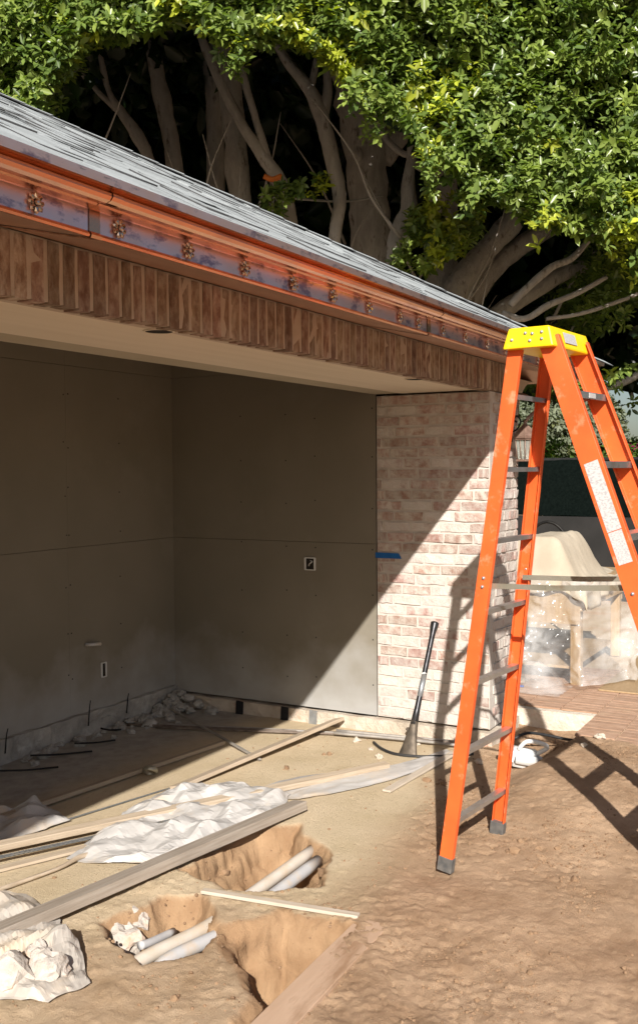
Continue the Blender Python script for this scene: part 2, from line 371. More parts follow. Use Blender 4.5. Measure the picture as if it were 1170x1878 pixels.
def fine(a, b, st, lo, hi):
    c = list(np.arange(a, b, st)); s = st; v = c[-1]
    while v < hi: s *= 1.35; v += s; c.append(v)
    s = st; v = c[0]; pre = []
    while v > lo: s *= 1.35; v -= s; pre.append(v)
    return np.array(pre[::-1] + c)
gx = fine(-4.0, .72, .0105, -400, 700); gy = fine(-1.65, 2.48, .0105, -500, 600)
GX, GY = np.meshgrid(gx, gy); GZ, GD, GP = gheight(GX, GY)
jx = GP * .05 * fbm(GX * 9 + GZ * 23, GY * 9 - GZ * 17, 201, 3); jy = GP * .05 * fbm(GX * 9 - GZ * 19, GY * 9 + GZ * 29, 202, 3)
me, _ = grid_mesh('ground', GX + jx, GY + jy, GZ)
at = me.attributes.new('soil', 'FLOAT_COLOR', 'POINT')
far = sstep(5, 9, np.hypot(GX + 1, GY))
# exposed brown subsoil: dug pits, spoil on the right, loam around the lower left block
loam = sstep(-2.3, -3.0, GX + .5 * fbm(GX * 2.5, GY * 2.5, 61)) * sstep(.75, .1, GY + .4 * fbm(GX * 3, GY * 3, 62)) * .62
soil = np.clip(np.maximum(np.maximum(GD, GP * .9), far), 0, 1)
dust = sstep(1.45, 2.0, GY + .35 * fbm(GX * 4, GY * 4, 81)) * sstep(.2, 0, GX) * .85
colr = np.stack([soil, GP, loam / .62, dust], -1).astype(np.float32)
at.data.foreach_set('color', colr.ravel())
def ground_mat():
    m = bpy.data.materials.new('sand_and_soil'); m.use_nodes = True
    n = m.node_tree.nodes; l = m.node_tree.links; b = n['Principled BSDF']; b.inputs['Roughness'].default_value = .95; b.inputs['Specular IOR Level'].default_value = .15
    tc = n.new('ShaderNodeTexCoord'); a = n.new('ShaderNodeAttribute'); a.attribute_name = 'soil'
    sp = n.new('ShaderNodeSeparateColor'); l.new(a.outputs['Color'], sp.inputs[0])
    def noi(s, d=6, r=.6):
        t = n.new('ShaderNodeTexNoise'); t.inputs['Scale'].default_value = s; t.inputs['Detail'].default_value = d; t.inputs['Roughness'].default_value = r
        l.new(tc.outputs['Object'], t.inputs[0]); return t.outputs['Fac']
    def ramp(f, p0, c0, p1, c1):
        r = n.new('ShaderNodeValToRGB'); e = r.color_ramp.elements; e[0].position = p0; e[1].position = p1; e[0].color = (*c0, 1); e[1].color = (*c1, 1)
        l.new(f, r.inputs[0]); return r.outputs[0]
    def mix(f, x, y):
        q = n.new('ShaderNodeMix'); q.data_type = 'RGBA'; l.new(f, q.inputs[0]); l.new(x, q.inputs[6]); l.new(y, q.inputs[7]); return q.outputs[2]
    sand = ramp(noi(2.3, 9), .35, (.50, .40, .26), .68, (.61, .50, .35))
    grit = ramp(noi(70, 3), .62, (0, 0, 0), .70, (1, 1, 1))
    soilc = ramp(noi(2.6, 12, .72), .38, (.315, .203, .123), .62, (.47, .325, .213))
    pale = ramp(noi(160, 2), .66, (0, 0, 0), .72, (1, 1, 1))
    cpale = n.new('ShaderNodeRGB'); cpale.outputs[0].default_value = (.50, .39, .27, 1)
    cgr = n.new('ShaderNodeRGB'); cgr.outputs[0].default_value = (.34, .27, .19, 1)
    corg = ramp(noi(7, 8), .35, (.29, .17, .09), .65, (.40, .255, .145))
    cloam = ramp(noi(5, 9), .35, (.37, .255, .155), .66, (.50, .37, .25)); cdust = ramp(noi(11, 9), .35, (.27, .26, .25), .62, (.40, .385, .365))
    sand2 = mix(a.outputs['Alpha'], mix(sp.outputs[2], mix(grit, sand, cgr.outputs[0]), cloam), cdust); soil2 = mix(pale, soilc, cpale.outputs[0]); soil3 = mix(sp.outputs[1], soil2, corg)
    l.new(mix(sp.outputs[0], sand2, soil3), b.inputs['Base Color'])
    bp = n.new('ShaderNodeBump'); bp.inputs['Strength'].default_value = .75; bp.inputs['Distance'].default_value = .014
    l.new(noi(75, 12, .8), bp.inputs['Height']); l.new(bp.outputs[0], b.inputs['Normal'])
    return m
me.materials.append(ground_mat())
ground = bpy.data.objects.new('ground', me); link(ground); ground['kind'] = 'structure'
for p in me.polygons: p.use_smooth = True

# loose clods and pebbles on the soil: one uncountable mass
def rock_bm(bm, c, r, seed, sub=1, squash=.7):
    t = bmesh.ops.create_icosphere(bm, subdivisions=sub, radius=1.0)
    for v in t['verts']:
        k = 1 + .55 * mnoise.noise(v.co * 1.3 + Vector((seed * 3.7, seed * 1.9, 0))) + .25 * mnoise.noise(v.co * 3.1 + Vector((0, seed * 2.3, 1)))
        v.co = Vector((v.co.x * r * k, v.co.y * r * k * .85, v.co.z * r * k * squash)) + Vector(c)
def rocks_mesh(n, name, where, rmin, rmax):
    bm0 = bmesh.new(); base = []
    for s in range(8):
        b = bmesh.new(); rock_bm(b, (0, 0, 0), 1.0, s, 1); b.verts.ensure_lookup_table(); b.verts.index_update()
        base.append((np.array([v.co[:] for v in b.verts]), np.array([[v.index for v in f.verts] for f in b.faces]))); b.free()
    bm0.free(); V = []; F = []; off = 0
    px, py = where(n); pz = gheight(px, py)[0]
    for i in range(len(px)):
        v, f = base[i % 8]; r = rmin + (rmax - rmin) * RNG.random() ** 4; a = RNG.random() * 6.28
        q = v * r; q = np.stack([q[:, 0] * cos(a) - q[:, 1] * sin(a), q[:, 0] * sin(a) + q[:, 1] * cos(a), q[:, 2]], -1) + [px[i], py[i], pz[i] + r * .25]
        V.append(q); F.append(f + off); off += len(v)
    V = np.concatenate(V); F = np.concatenate(F); me = bpy.data.meshes.new(name)
    me.vertices.add(len(V)); me.vertices.foreach_set('co', V.astype(np.float32).ravel()); me.loops.add(F.size); me.loops.foreach_set('vertex_index', F.ravel().astype(np.int32))
    me.polygons.add(len(F)); me.polygons.foreach_set('loop_start', np.arange(0, F.size, 3, dtype=np.int32)); me.update(calc_edges=True); me.polygons.foreach_set('use_smooth', np.zeros(len(F), bool)); return me
def on_dirt(n):
    x = RNG.uniform(-3.9, .5, n * 5); y = RNG.uniform(-1.75, 1.3, n * 5); _, d, p = gheight(x, y)
    clump = sstep(-.06, .12, fbm(x * 3.5, y * 3.5, 77))
    lo = sstep(-1.9, -2.4, x) * sstep(.9, .4, y) * .45 * clump; k = (RNG.random(n * 5) < np.maximum(np.maximum(d * clump + .03 * (1 - d), lo), p * .30)) & ~((x > -.05) & (y < -.48)); return x[k][:n], y[k][:n]
bc = rocks_mesh(150, 'earth_lumps', on_dirt, .010, .034); bc.materials.append(MAT['clod'])
tag(link(bpy.data.objects.new('earth_lumps', bc)), 'larger broken earth lumps strewn over the dug soil', 'soil', kind='stuff')
cm = rocks_mesh(9000, 'soil_clods', on_dirt, .0013, .0085); cm.materials.append(MAT['clod'])
tag(link(bpy.data.objects.new('soil_clods', cm)), 'loose brown soil clods and pebbles scattered over the dug earth', 'soil', kind='stuff')

# ------------------------------------------------------------------ building
X0, XE = -5.9, 0.5415           # facade from far end (out of frame) to the corner beside the lantern
D0, D = 0.7836, 2.4377          # pier depth, alcove depth
ZS, ZB = 2.107, 2.288           # soffit, top of soldier course
BLD = empty('pavilion', 'open brick pavilion with grey shingle hip roof and copper gutter', 'building', (0, 0, G0))
def child(o, parent=BLD):
    o.parent = parent
    if parent is BLD: o.location = Vector(o.location) - Vector(BLD.location)
    return o

# pier: mortar core + bricks
bm = bmesh.new(); bx(bm, (XE / 2, D0 / 2, (ZS - .002) / 2), (XE - .012, D0 - .012, ZS - .004))
pier = child(obj('brick_pier', bm, 'mortar')); pier['label'] = 'lime washed pale brick pier at the alcove end'
def brick_variants(n, size, jit, mname, nm):
    out = []
    for s in range(n):
        b = bmesh.new(); bx(b, (0, 0, 0), size)
        bmesh.ops.subdivide_edges(b, edges=[e for e in b.edges if e.calc_length() > max(size) * .6], cuts=2)
        for v in b.verts:
            v.co += Vector((mnoise.noise(v.co * 23 + Vector((s * 5., 0, 0))), mnoise.noise(v.co * 23 + Vector((0, s * 5., 3))), mnoise.noise(v.co * 23 + Vector((9, 0, s * 5.))))) * jit
        me = bpy.data.meshes.new(nm); bmesh.ops.recalc_face_normals(b, faces=b.faces[:]); b.to_mesh(me); b.free(); me.materials.append(MAT[mname]); out.append(me)
    return out
BV = brick_variants(8, (.05, .198, .053), .007, 'brick', 'brick')     # long axis Y (side face)
BW = brick_variants(8, (.05, .198, .053), .007, 'brick_white', 'brick')
def pick(z): return random.choice(BW if random.random() < .70 - .60 * z / 2.1 else BV)
def place(me, parent, loc, rot=0.0, sc_=(1, 1, 1), name='brick'):
    o = bpy.data.objects.new(name, me); link(o, parent); o.location = loc; o.rotation_euler = (0, 0, rot); o.scale = sc_; return o
NC = 31; CH = ZS / NC
for r in range(NC):
    z = (r + .5) * CH; y = .004
    off = (.0, .55, .25, .75)[r % 4] * .2 + random.uniform(-.02, .02)
    first = True
    while y < D0 - .02:
        L = (.2 - off if first and off > .03 else .2) + random.uniform(-.012, .012); first = False
        L = min(L, D0 - .004 - y)
        if L > .035:
            o = place(pick(z), pier, (.0275 - random.uniform(.0, .006), y + L / 2, z - pier.location.z * 0), 0, (1, (L - .015) / .198, 1))
        y += L
    x = .055 if r % 2 else .052 + .05                                # facade return
    while x < XE - .03:
        L = min(.2 + random.uniform(-.01, .01), XE - .004 - x)
        if r % 3 == 1: L = min(L, .1)
        if L > .03: place(pick(z), pier, (x + L / 2, .025 - random.uniform(0, .005), z), -pi / 2, (1, (L - .012) / .198, 1))
        x += L
for o in pier.children: o.location.z -= 0  # bricks share the pier's frame
pier.location.z = -BLD.location.z

# soldier course beam
bm = bmesh.new(); bx(bm, ((X0 + XE) / 2, .0545, (ZS + ZB) / 2 + .004), (XE - X0 - .01, .1045, ZB - ZS - .004))
beam = child(obj('soldier_beam', bm, 'soldier_mortar')); beam['label'] = 'brown soldier course of upright bricks over the opening'
SV = brick_variants(6, (.054, .06, ZB - ZS - .004), .0028, 'soldier', 'brick')
x = X0 + .03
while x < XE - .03:
    wd = random.uniform(.056, .068)
    place(random.choice(SV), beam, (x + wd / 2, .030 + random.uniform(-.0025, .002), (ZS + ZB) / 2 + random.uniform(-.003, .001)), 0, ((wd - .017) / .054, 1, 1)); x += wd

# soffit, with a flat dark disc painting the shade in each can light hole
bm = bmesh.new(); bx(bm, ((X0 + 0) / 2, (.06 + .60) / 2, ZS + .022), (-X0 - .004, .54, .03)); sof = child(obj('soffit', bm, 'soffit')); sof['label'] = 'smooth cream plaster soffit'
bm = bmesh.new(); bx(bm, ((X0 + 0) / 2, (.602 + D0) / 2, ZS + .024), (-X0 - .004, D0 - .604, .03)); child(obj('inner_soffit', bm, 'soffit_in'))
for xh in (-5.3, -3.10, -.915):
    bm = bmesh.new(); bmesh.ops.create_cone(bm, cap_ends=True, segments=28, radius1=.048, radius2=.048, depth=.003, matrix=Matrix.Translation((xh, .103, ZS + .0052)))
    h_ = obj('hole_shade_disc', bm, 'dark', sof)
    bm = bmesh.new()
    ring = [(xh + cos(2 * pi * i / 28) * r_, .103 + sin(2 * pi * i / 28) * r_, ZS + z_) for (r_, z_) in ((.048, .0062), (.0545, .0062), (.0545, .002), (.048, .002)) for i in range(28)]
    vv = [bm.verts.new(q) for q in ring]
    for k in range(4):
        for i in range(28): bm.faces.new((vv[k * 28 + i], vv[k * 28 + (i + 1) % 28], vv[((k + 1) % 4) * 28 + (i + 1) % 28], vv[((k + 1) % 4) * 28 + i]))
    obj('hole_rim', bm, 'soffit', sof)

# alcove: boards
def board_mat(name, dust_axis):
    """wallboard with plaster dust low down, smears and joint compound; Object coords are world metres above the wall foot"""
    m = MAT['board'].copy(); m.name = name; n = m.node_tree.nodes; l = m.node_tree.links; b = n['Principled BSDF']
    prev = b.inputs['Base Color'].links[0].from_socket
    tc = n.new('ShaderNodeTexCoord'); se = n.new('ShaderNodeSeparateXYZ'); l.new(tc.outputs['Object'], se.inputs[0])
    no = n.new('ShaderNodeTexNoise'); no.inputs['Scale'].default_value = 3.5; no.inputs['Detail'].default_value = 7; l.new(tc.outputs['Object'], no.inputs[0])
    ad = n.new('ShaderNodeMath'); ad.operation = 'MULTIPLY_ADD'; ad.inputs[1].default_value = -.75; l.new(no.outputs['Fac'], ad.inputs[0]); l.new(se.outputs['Z'], ad.inputs[2])
    mr = n.new('ShaderNodeMapRange'); mr.inputs[1].default_value = .10; mr.inputs[2].default_value = -.34; mr.inputs[3].default_value = 0; mr.inputs[4].default_value = .85
    l.new(ad.outputs[0], mr.inputs[0]); mx = n.new('ShaderNodeMix'); mx.data_type = 'RGBA'; mx.inputs[7].default_value = (.36, .355, .345, 1)
    l.new(mr.outputs[0], mx.inputs[0]); l.new(prev, mx.inputs[6]); l.new(mx.outputs[2], b.inputs['Base Color'])
    return m
MAT['board_d'] = board_mat('dusty_wallboard', 2)
def panel(c, s, lab=None):
    o = child(box('wallboard_panel', c, s, 'board_d', bevel=.0015))
    if lab: o['label'] = lab
    return o
ZJ, ZU, ZT = 1.138, 2.304, 2.72; VJ = -1.10
rng_x = [(-5.9, -3.55), (-3.55, VJ), (VJ, .0008)]
for a, b in rng_x:
    for z0, z1 in ((.02, ZJ), (ZJ, ZU), (ZU, ZT)):
        off = .0 if not (a == VJ) else .0015
        panel(((a + b) / 2, D + .007 + off, (z0 + z1) / 2), (b - a - .002, .014, z1 - z0 - .002))
for z0, z1 in ((.0, ZJ), (ZJ, ZU), (ZU, ZT)):
    panel((.0085, (D0 + D) / 2 + .003, (z0 + z1) / 2), (.014, D - D0 + .004, z1 - z0 - .002))
child(box('back_wall', ((X0 + .1) / 2, D + .09, 1.35), (-X0 + .1, .13, 2.76), 'dark'))
child(box('side_wall', (.09, (D0 + D) / 2, 1.36), (.13, D - D0 - .004, 2.70), 'dark'))
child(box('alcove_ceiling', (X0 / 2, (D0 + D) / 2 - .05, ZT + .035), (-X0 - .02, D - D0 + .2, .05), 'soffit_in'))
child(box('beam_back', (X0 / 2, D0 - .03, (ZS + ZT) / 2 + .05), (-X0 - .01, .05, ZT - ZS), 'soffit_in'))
child(box('end_wall', (X0 - .08, D / 2 + .06, 1.3), (.15, D - .1, 2.8), 'dark'))
# screws on the boards
bm = bmesh.new()
for zz in np.arange(.3, 2.25, .3):
    for xx in (VJ - .02, VJ + .02, -.60, -1.75): bx(bm, (xx + random.uniform(-.01, .01), D - .0005, zz + random.uniform(-.03, .03)), (.008, .002, .008))
for zz in np.arange(.2, 2.2, .3):
    for yy in (.81, 1.24, 1.47, 1.84): bx(bm, (.0012, yy, zz + random.uniform(-.03, .03)), (.002, .008, .008))
child(obj('screw_heads', bm, 'felt'))['kind'] = 'stuff'
# electrical boxes and stub
def wallbox(name, c, wy, hz, axis):
    bm = bmesh.new(); t = .006
    for (a, b, ww, hh) in ((0, hz / 2, wy, t), (0, -hz / 2, wy, t), (-wy / 2, 0, t, hz), (wy / 2, 0, t, hz)):
        if axis == 'x': bx(bm, (c[0] - .004, c[1] + a, c[2] + b), (.008, ww + t * .9, hh))
        else: bx(bm, (c[0] + a, c[1] - .004, c[2] + b), (ww + t * .9, .008, hh))
    o = child(obj(name, bm, 'white'))
    bm = bmesh.new()
    if axis == 'x': bx(bm, (c[0] - .001, c[1], c[2]), (.002, wy - .004, hz - .004))
    else: bx(bm, (c[0], c[1] - .001, c[2]), (wy - .004, .002, hz - .004))
    q = obj('box_shade_plate', bm, 'dark', o); return o  # flat dark plate paints the shade inside the open box
ob = wallbox('outlet_box', (.0, 1.281, .988), .075, .082, 'x')
tube_obj('wire_tail', [(-.004, 1.29, .975, .004), (-.02, 1.275, .99, .004), (-.012, 1.26, 1.005, .004), (-.003, 1.28, 1.01, .004)], 'pvc_grey', ob)
wallbox('switch_box', (-.785, D, .295), .042, .095, 'y')
st = child(tube_obj('conduit_stub', [(-.95, D, .49, .012), (-.945, D - .03, .492, .012), (-.89, D - .045, .488, .012), (-.865, D - .047, .487, .013)], 'pvc_grey'))
# foundation under side wall and pier, rough stem at the back
def rough_box(name, lo, hi, st, amp, material, seed=0):
    bm = bmesh.new(); n = [max(1, int((hi[i] - lo[i]) / st)) for i in range(3)]
    t = bmesh.ops.create_cube(bm, size=1.0)
    for v in bm.verts: v.co = Vector([(lo[i] + hi[i]) / 2 + v.co[i] * (hi[i] - lo[i]) for i in range(3)])
    for ax in range(3):
        es = [e for e in bm.edges if abs(abs((e.verts[0].co - e.verts[1].co).normalized()[ax]) - 1) < .01]
        if n[ax] > 1: bmesh.ops.subdivide_edges(bm, edges=es, cuts=n[ax] - 1, use_grid_fill=True)
    for v in bm.verts:
        p = v.co * 9 + Vector((seed, 0, 0)); q = v.co * 25
        v.co += Vector((mnoise.noise(p) + .4 * mnoise.noise(q), mnoise.noise(p + Vector((5, 0, 0))), .5 * mnoise.noise(p + Vector((0, 7, 0))))) * amp
    return obj(name, bm, material)
child(rough_box('foundation', (-.03, -.02, -.30), (.5, D, -.016), .035, .012, 'found', 3))
child(rough_box('foundation', (X0, D - .035, -.30), (.0, D + .1, .045), .035, .030, 'stem', 8))
for yy, zz, mm in ((1.842, .0, 'felt'), (1.469, .0, 'felt'), (1.243, .0, 'galv')):
    child(box('stud_strap', (-.045, yy, -.058), (.008, .058, .10), mm, R=Matrix.Rotation(.06, 3, 'X')))

# roof
SH_U, SH_Z, TP = .450, 2.336, .5208
CX = XE + .43                      # eave corner
slope = math.atan(TP); sl_c, sl_s = cos(slope), sin(slope)
RUN = 3.9                          # run to the ridge
ridgeY = -SH_U + RUN; ridgeZ = SH_Z + RUN * TP; backY = ridgeY + RUN; leftX = X0 - .45
bm = bmesh.new(); e0 = .018
def rv(x, y, z): return bm.verts.new((x, y, z))
F0, F1 = rv(leftX, -SH_U + .02, SH_Z - e0), rv(CX - .02, -SH_U + .02, SH_Z - e0)
R0, R1 = rv(leftX + RUN, ridgeY, ridgeZ - e0), rv(CX - RUN, ridgeY, ridgeZ - e0)
B0, B1 = rv(leftX, backY, SH_Z - e0), rv(CX - .02, backY, SH_Z - e0)
if R0.co.x > R1.co.x: R0.co.x = R1.co.x = (R0.co.x + R1.co.x) / 2
for f in ((F0, F1, R1, R0), (F1, B1, R1), (B1, B0, R0, R1), (B0, F0, R0)): bm.faces.new(f)
roof = child(obj('roof', bm, 'shingle')); roof['label'] = 'grey asphalt shingle hip roof'
def tab_mesh(s):
    b = bmesh.new(); fs = bx(b, (0, .10, .004), (1, .20, .008))
    for v in b.verts:
        if v.co.y < .05: v.co += Vector((0, .006 * random.uniform(-1, 1), 0))
    for f in b.faces:
        if f.normal.z < .5 and f.calc_center_median().z < .0079: f.material_index = 1
    bmesh.ops.recalc_face_normals(b, faces=b.faces[:])
    for f in b.faces: f.material_index = 0 if f.normal.z > .7 else 1
    me = bpy.data.meshes.new('shingle'); b.to_mesh(me); b.free(); me.materials.append(MAT['shingle']); me.materials.append(MAT['shingle_edge']); return me
TV = [tab_mesh(s) for s in range(5)]
EXPO = .112; tabs = []
nrow = int(RUN / sl_c / EXPO)
for r in range(nrow):
    d0 = r * EXPO; y = -SH_U + d0 * sl_c; z = SH_Z + d0 * sl_s; xmax = CX - (y + SH_U); xmin = max(leftX + (y + SH_U), -6.3)
    x = xmax - .165 - random.uniform(.0, .02)
    while x > xmin:
        wd = random.choice((.09, .13, .17, .22, .28)) * random.uniform(.85, 1.15); th = .25 if r == 0 else random.choice((.2, .25, .3, .3, .35, .6, .95))
        tabs.append((x - wd / 2, y, z, wd - .0015, th, random.uniform(-.004, .004))); x -= wd
def tab_px(t):
    v = Vector((t[0], t[1], t[2])) - CAM; dep = v.dot(FW)
    if dep < .3: return 0
    px = v.dot(RT) / dep; py = v.dot(UP) / dep
    if abs(px) > .35 or abs(py) > .55: return 0
    return t[3] / dep ** 1.6
order = sorted(range(len(tabs)), key=lambda i: -tab_px(tabs[i]))
RX = Matrix.Rotation(slope, 4, 'X')
for i in order[:295]:
    x, y, z, wd, th, jy = tabs[i]; o = bpy.data.objects.new('shingle', random.choice(TV)); link(o, roof)
    o.matrix_local = Matrix.Translation((x, y, z)) @ RX @ Matrix.Translation((0, jy, -.004)) @ Matrix.Diagonal((wd, 1, th, 1))
bm = bmesh.new()
for i in order[295:]:
    x, y, z, wd, th, jy = tabs[i]; k = len(bm.faces); bm.faces.ensure_lookup_table()
    fs = bx(bm, Matrix.Translation((x, y, z)) @ RX @ Vector((0, jy + .10, .004 * th - .004)), (wd, .20, .008 * th), RX.to_3x3())
    for f in fs: f.normal_update()
    for f in fs: f.material_index = 0
# side slope tabs (faces away from the camera) as the same mass
for r in range(nrow):
    d0 = r * EXPO; xx = CX - d0 * sl_c; z = SH_Z + d0 * sl_s; y0 = -SH_U + d0 * sl_c; y1 = backY - d0 * sl_c
    y = y0 + .19
    while y < y1 - .3:
        wd = random.uniform(.25, .5); bx(bm, Vector((xx, y + wd / 2, z)) + Matrix.Rotation(-slope, 3, 'Y').transposed() @ Vector((-.10, 0, .0)), (.20, wd - .003, .008), Matrix.Rotation(slope, 3, 'Y')); y += wd
sr = obj('shingle_field', bm, 'shingle', roof); sr['kind'] = 'stuff'
# hip caps: bent shingles lying on both slopes
s = 0.0; dirv = Vector((-1, 1, TP)).normalized(); n1 = Vector((0, -sl_s, sl_c)); n2 = Vector((sl_s, 0, sl_c))
w1 = n1.cross(dirv).normalized(); w2 = dirv.cross(n2).normalized()
if w1.x > 0: w1 = -w1
if w2.y < 0: w2 = -w2
while s < RUN - .1:
    p = Vector((CX - s, -SH_U + s, SH_Z + s * TP)); bm = bmesh.new(); th = random.uniform(.008, .014)
    for wv, nn in ((w1, n1), (w2, n2)):
        for (a0, a1) in ((0.0, 1.0),):
            q = [p + nn * .012, p + wv * .15 + nn * .010, p + wv * .15 + dirv * .17 + nn * .006, p + dirv * .17 + nn * .007]
            top = [bm.verts.new(v + nn * th * .5) for v in q]; bot = [bm.verts.new(v) for v in q]
            bm.faces.new(top); bm.faces.new(bot[::-1])
            for k in range(4): bm.faces.new((top[k], top[(k + 1) % 4], bot[(k + 1) % 4], bot[k])).material_index = 1
    obj('hip_cap', bm, ['shingle', 'shingle_edge'], roof); s += .105

# copper gutter: extruded crown profile, mitred round the corner
PROF = [(.02, 2.286), (.346, 2.2125), (.356, 2.211), (.360, 2.2165), (.357, 2.222), (.352, 2.226), (.352, 2.280), (.357, 2.2815), (.380, 2.284), (.386, 2.2885),
        (.398, 2.2885), (.402, 2.2855), (.412, 2.2855), (.424, 2.290), (.431, 2.298), (.430, 2.306), (.422, 2.311), (.434, 2.314), (.452, 2.315), (.455, 2.336), (.40, 2.339), (.05, 2.330)]
bm = bmesh.new(); n = len(PROF); rings = []
def pro(x, kind):
    return [bm.verts.new((x if kind == 'f' else XE + u, -u, z)) for u, z in PROF]
rings.append(pro(X0 - .4, 'f'))
for xs_ in np.arange(-6.0, .4, .75): rings.append(pro(xs_, 'f'))
rings.append(pro(0, 'm')); rings.append([bm.verts.new((XE + u, 3.2, z)) for u, z in PROF])
for a, b in zip(rings, rings[1:]):
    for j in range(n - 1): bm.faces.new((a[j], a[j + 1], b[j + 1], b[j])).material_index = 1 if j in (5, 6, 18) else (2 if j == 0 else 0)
    bm.faces.new((a[n - 1], a[0], b[0], b[n - 1]))
bm.faces.new(rings[0]); bm.faces.new(rings[-1][::-1])
gut = child(obj('gutter', bm, ['copper', 'copper_sky_tint', 'copper_dull'])); gut['label'] = 'polished copper crown gutter with rosettes'
for xs_ in (-3.93, -1.80):     # lapped seams
    bm = bmesh.new(); a = [bm.verts.new((xs_ - .02, -u - (.0025 if u > .3 else 0), z - (.002 if j < 3 else 0))) for j, (u, z) in enumerate(PROF[:19])]
    b = [bm.verts.new((xs_ + .02, -u - (.0025 if u > .3 else 0), z - (.002 if j < 3 else 0))) for j, (u, z) in enumerate(PROF[:19])]
    for j in range(18): bm.faces.new((a[j], a[j + 1], b[j + 1], b[j]))
    obj('gutter_seam', bm, 'copper', gut)
bm = bmesh.new()
bmesh.ops.create_uvsphere(bm, u_segments=8, v_segments=5, radius=.0055, matrix=Matrix.Translation((0, -.007, 0)))
for k in range(8):
    a = 2 * pi * k / 8; M = Matrix.Rotation(a, 4, 'Y') @ Matrix.Translation((0, -.004, .0125)) @ Matrix.Diagonal((.62, .55, 1, 1))
    bmesh.ops.create_icosphere(bm, subdivisions=1, radius=.0085, matrix=M)
bmesh.ops.create_cone(bm, cap_ends=True, segments=16, radius1=.012, radius2=.012, depth=.004, matrix=Matrix.Translation((0, -.001, 0)) @ Matrix.Rotation(pi / 2, 4, 'X'))
rose = obj('rosette', bm, 'rosette', gut); rose.location = (-4.132, -.353, 2.253); rose.scale = (1.3, 1.3, 1.3)
for xr in [-5.0, -4.71, -4.42, -3.841, -3.544, -3.254, -2.961, -2.682, -2.393, -2.108, -1.92, -1.646, -1.362, -1.06, -.78, -.49, -.20, .09, .38, .67]:
    o = rose.copy(); link(o, gut); o.location = (xr, -.353, 2.253); o.rotation_euler = (0, random.uniform(0, .7), 0)
# plastered cove under the side eave
bm = bmesh.new(); a = []; b = []
for k in range(9):
    t = k / 8 * pi / 2; xx = XE + .01 + .33 * (1 - cos(t)); zz = 1.98 + .24 * sin(t)
    a.append(bm.verts.new((xx, .0, zz))); b.append(bm.verts.new((xx, 3.0, zz)))
for k in range(8): bm.faces.new((a[k], a[k + 1], b[k + 1], b[k]))
bm.faces.new([bm.verts.new(v.co) for v in a] + [bm.verts.new((XE + .01, 0, 2.22))])
child(obj('eave_cove', bm, 'cream', smooth=False))
child(box('rear_body', ((X0 + XE) / 2, (D + .16 + 6.9) / 2, 1.15), (XE - X0 - .02, 6.9 - D - .16, 2.28), 'mortar'))
child(box('gable_side', (XE - .06, (D0 + D) / 2 + .05, 1.15), (.10, D - D0 + .1, 2.27), 'mortar'))

# ------------------------------------------------------------------ ladder
LO = Vector((-1.7132, -.8579, -.0683)); LY = -.1015; HW0, HW1, BR, BF, LH = .2734, .1768, -.3487, .8997, 2.2395
la = Vector((cos(LY), sin(LY), 0)); lb = Vector((sin(LY), -cos(LY), 0)); UZ = Vector((0, 0, 1))
def lp(side, front, z, dt=0.0):
    k = z / LH; hw = HW0 * (1 - k) + HW1 * k; f = BF if front else BR; off = f * (1 - k) + (.062 if front else -.066) * k
    return LO + la * (side * hw) + lb * (off + dt) + UZ * z
LAD = empty('step_ladder', 'tall orange fibreglass step ladder with yellow top standing in the soil', 'ladder', (LO.x, LO.y, LO.z))
def lchild(o):
    o.parent = LAD; o.location = Vector(o.location) - LAD.location; return o
for front in (0, 1):
    for side in (-1, 1):
        wd = .088 if front else .060; fl = .030 if front else .026; t = .0045
        zb = -.02 if front == 0 else -.0
        p0, p1 = lp(side, front, zb + .055), lp(side, front, LH - .02)
        d = (p1 - p0).normalized(); sx = (lb - d * lb.dot(d)).normalized(); sy = -side * (la - d * la.dot(d) - sx * la.dot(sx)).normalized()
        h = wd / 2
        C = [(-h, 0), (h, 0), (h, fl), (h - t, fl), (h - t, t), (-h + t, t), (-h + t, fl), (-h, fl)]
        bm = bmesh.new(); prism(bm, C, p0, p1, sx, sy); r = lchild(obj('rail', bm, 'orange', bevel=.0012))
        bm = bmesh.new(); q0 = lp(side, front, zb - .005)
        prism(bm, [(-h - .004, -.004), (h + .004, -.004), (h + .004, fl + .006), (-h - .004, fl + .006)], q0, q0 + d * .062, sx, sy)
        lchild(obj('foot', bm, 'rubber', bevel=.003))
        # rivets of the spreader
        for dz in (-.012, .022) if front == 0 else (0, 0.0):
            pass
        for i, dz in enumerate((-.012, .025)):
            c = lp(side, front, 1.215 + dz * (0 if front else 1), (.03 * (i - .5) if front else 0))
            bm = bmesh.new(); bmesh.ops.create_uvsphere(bm, u_segments=10, v_segments=6, radius=.008, matrix=Matrix.Translation(c - sy * .001)); lchild(obj('rivet', bm, 'galv', smooth=True))
R0L, RS = .1972, .301
for k in range(7):                              # rear rungs: thin angle strips
    z = R0L + RS * k
    a, b = lp(-1, 0, z) + la * .006, lp(1, 0, z) - la * .006
    bm = bmesh.new(); A = axes(b - a); s_, u_ = A.col[1], A.col[2]
    prism(bm, [(-.017, -.0), (.017, .0), (.017, -.003), (-.014, -.003), (-.014, -.020), (-.017, -.020)], a, b, s_, u_)
    lchild(obj('rung', bm, 'alu'))
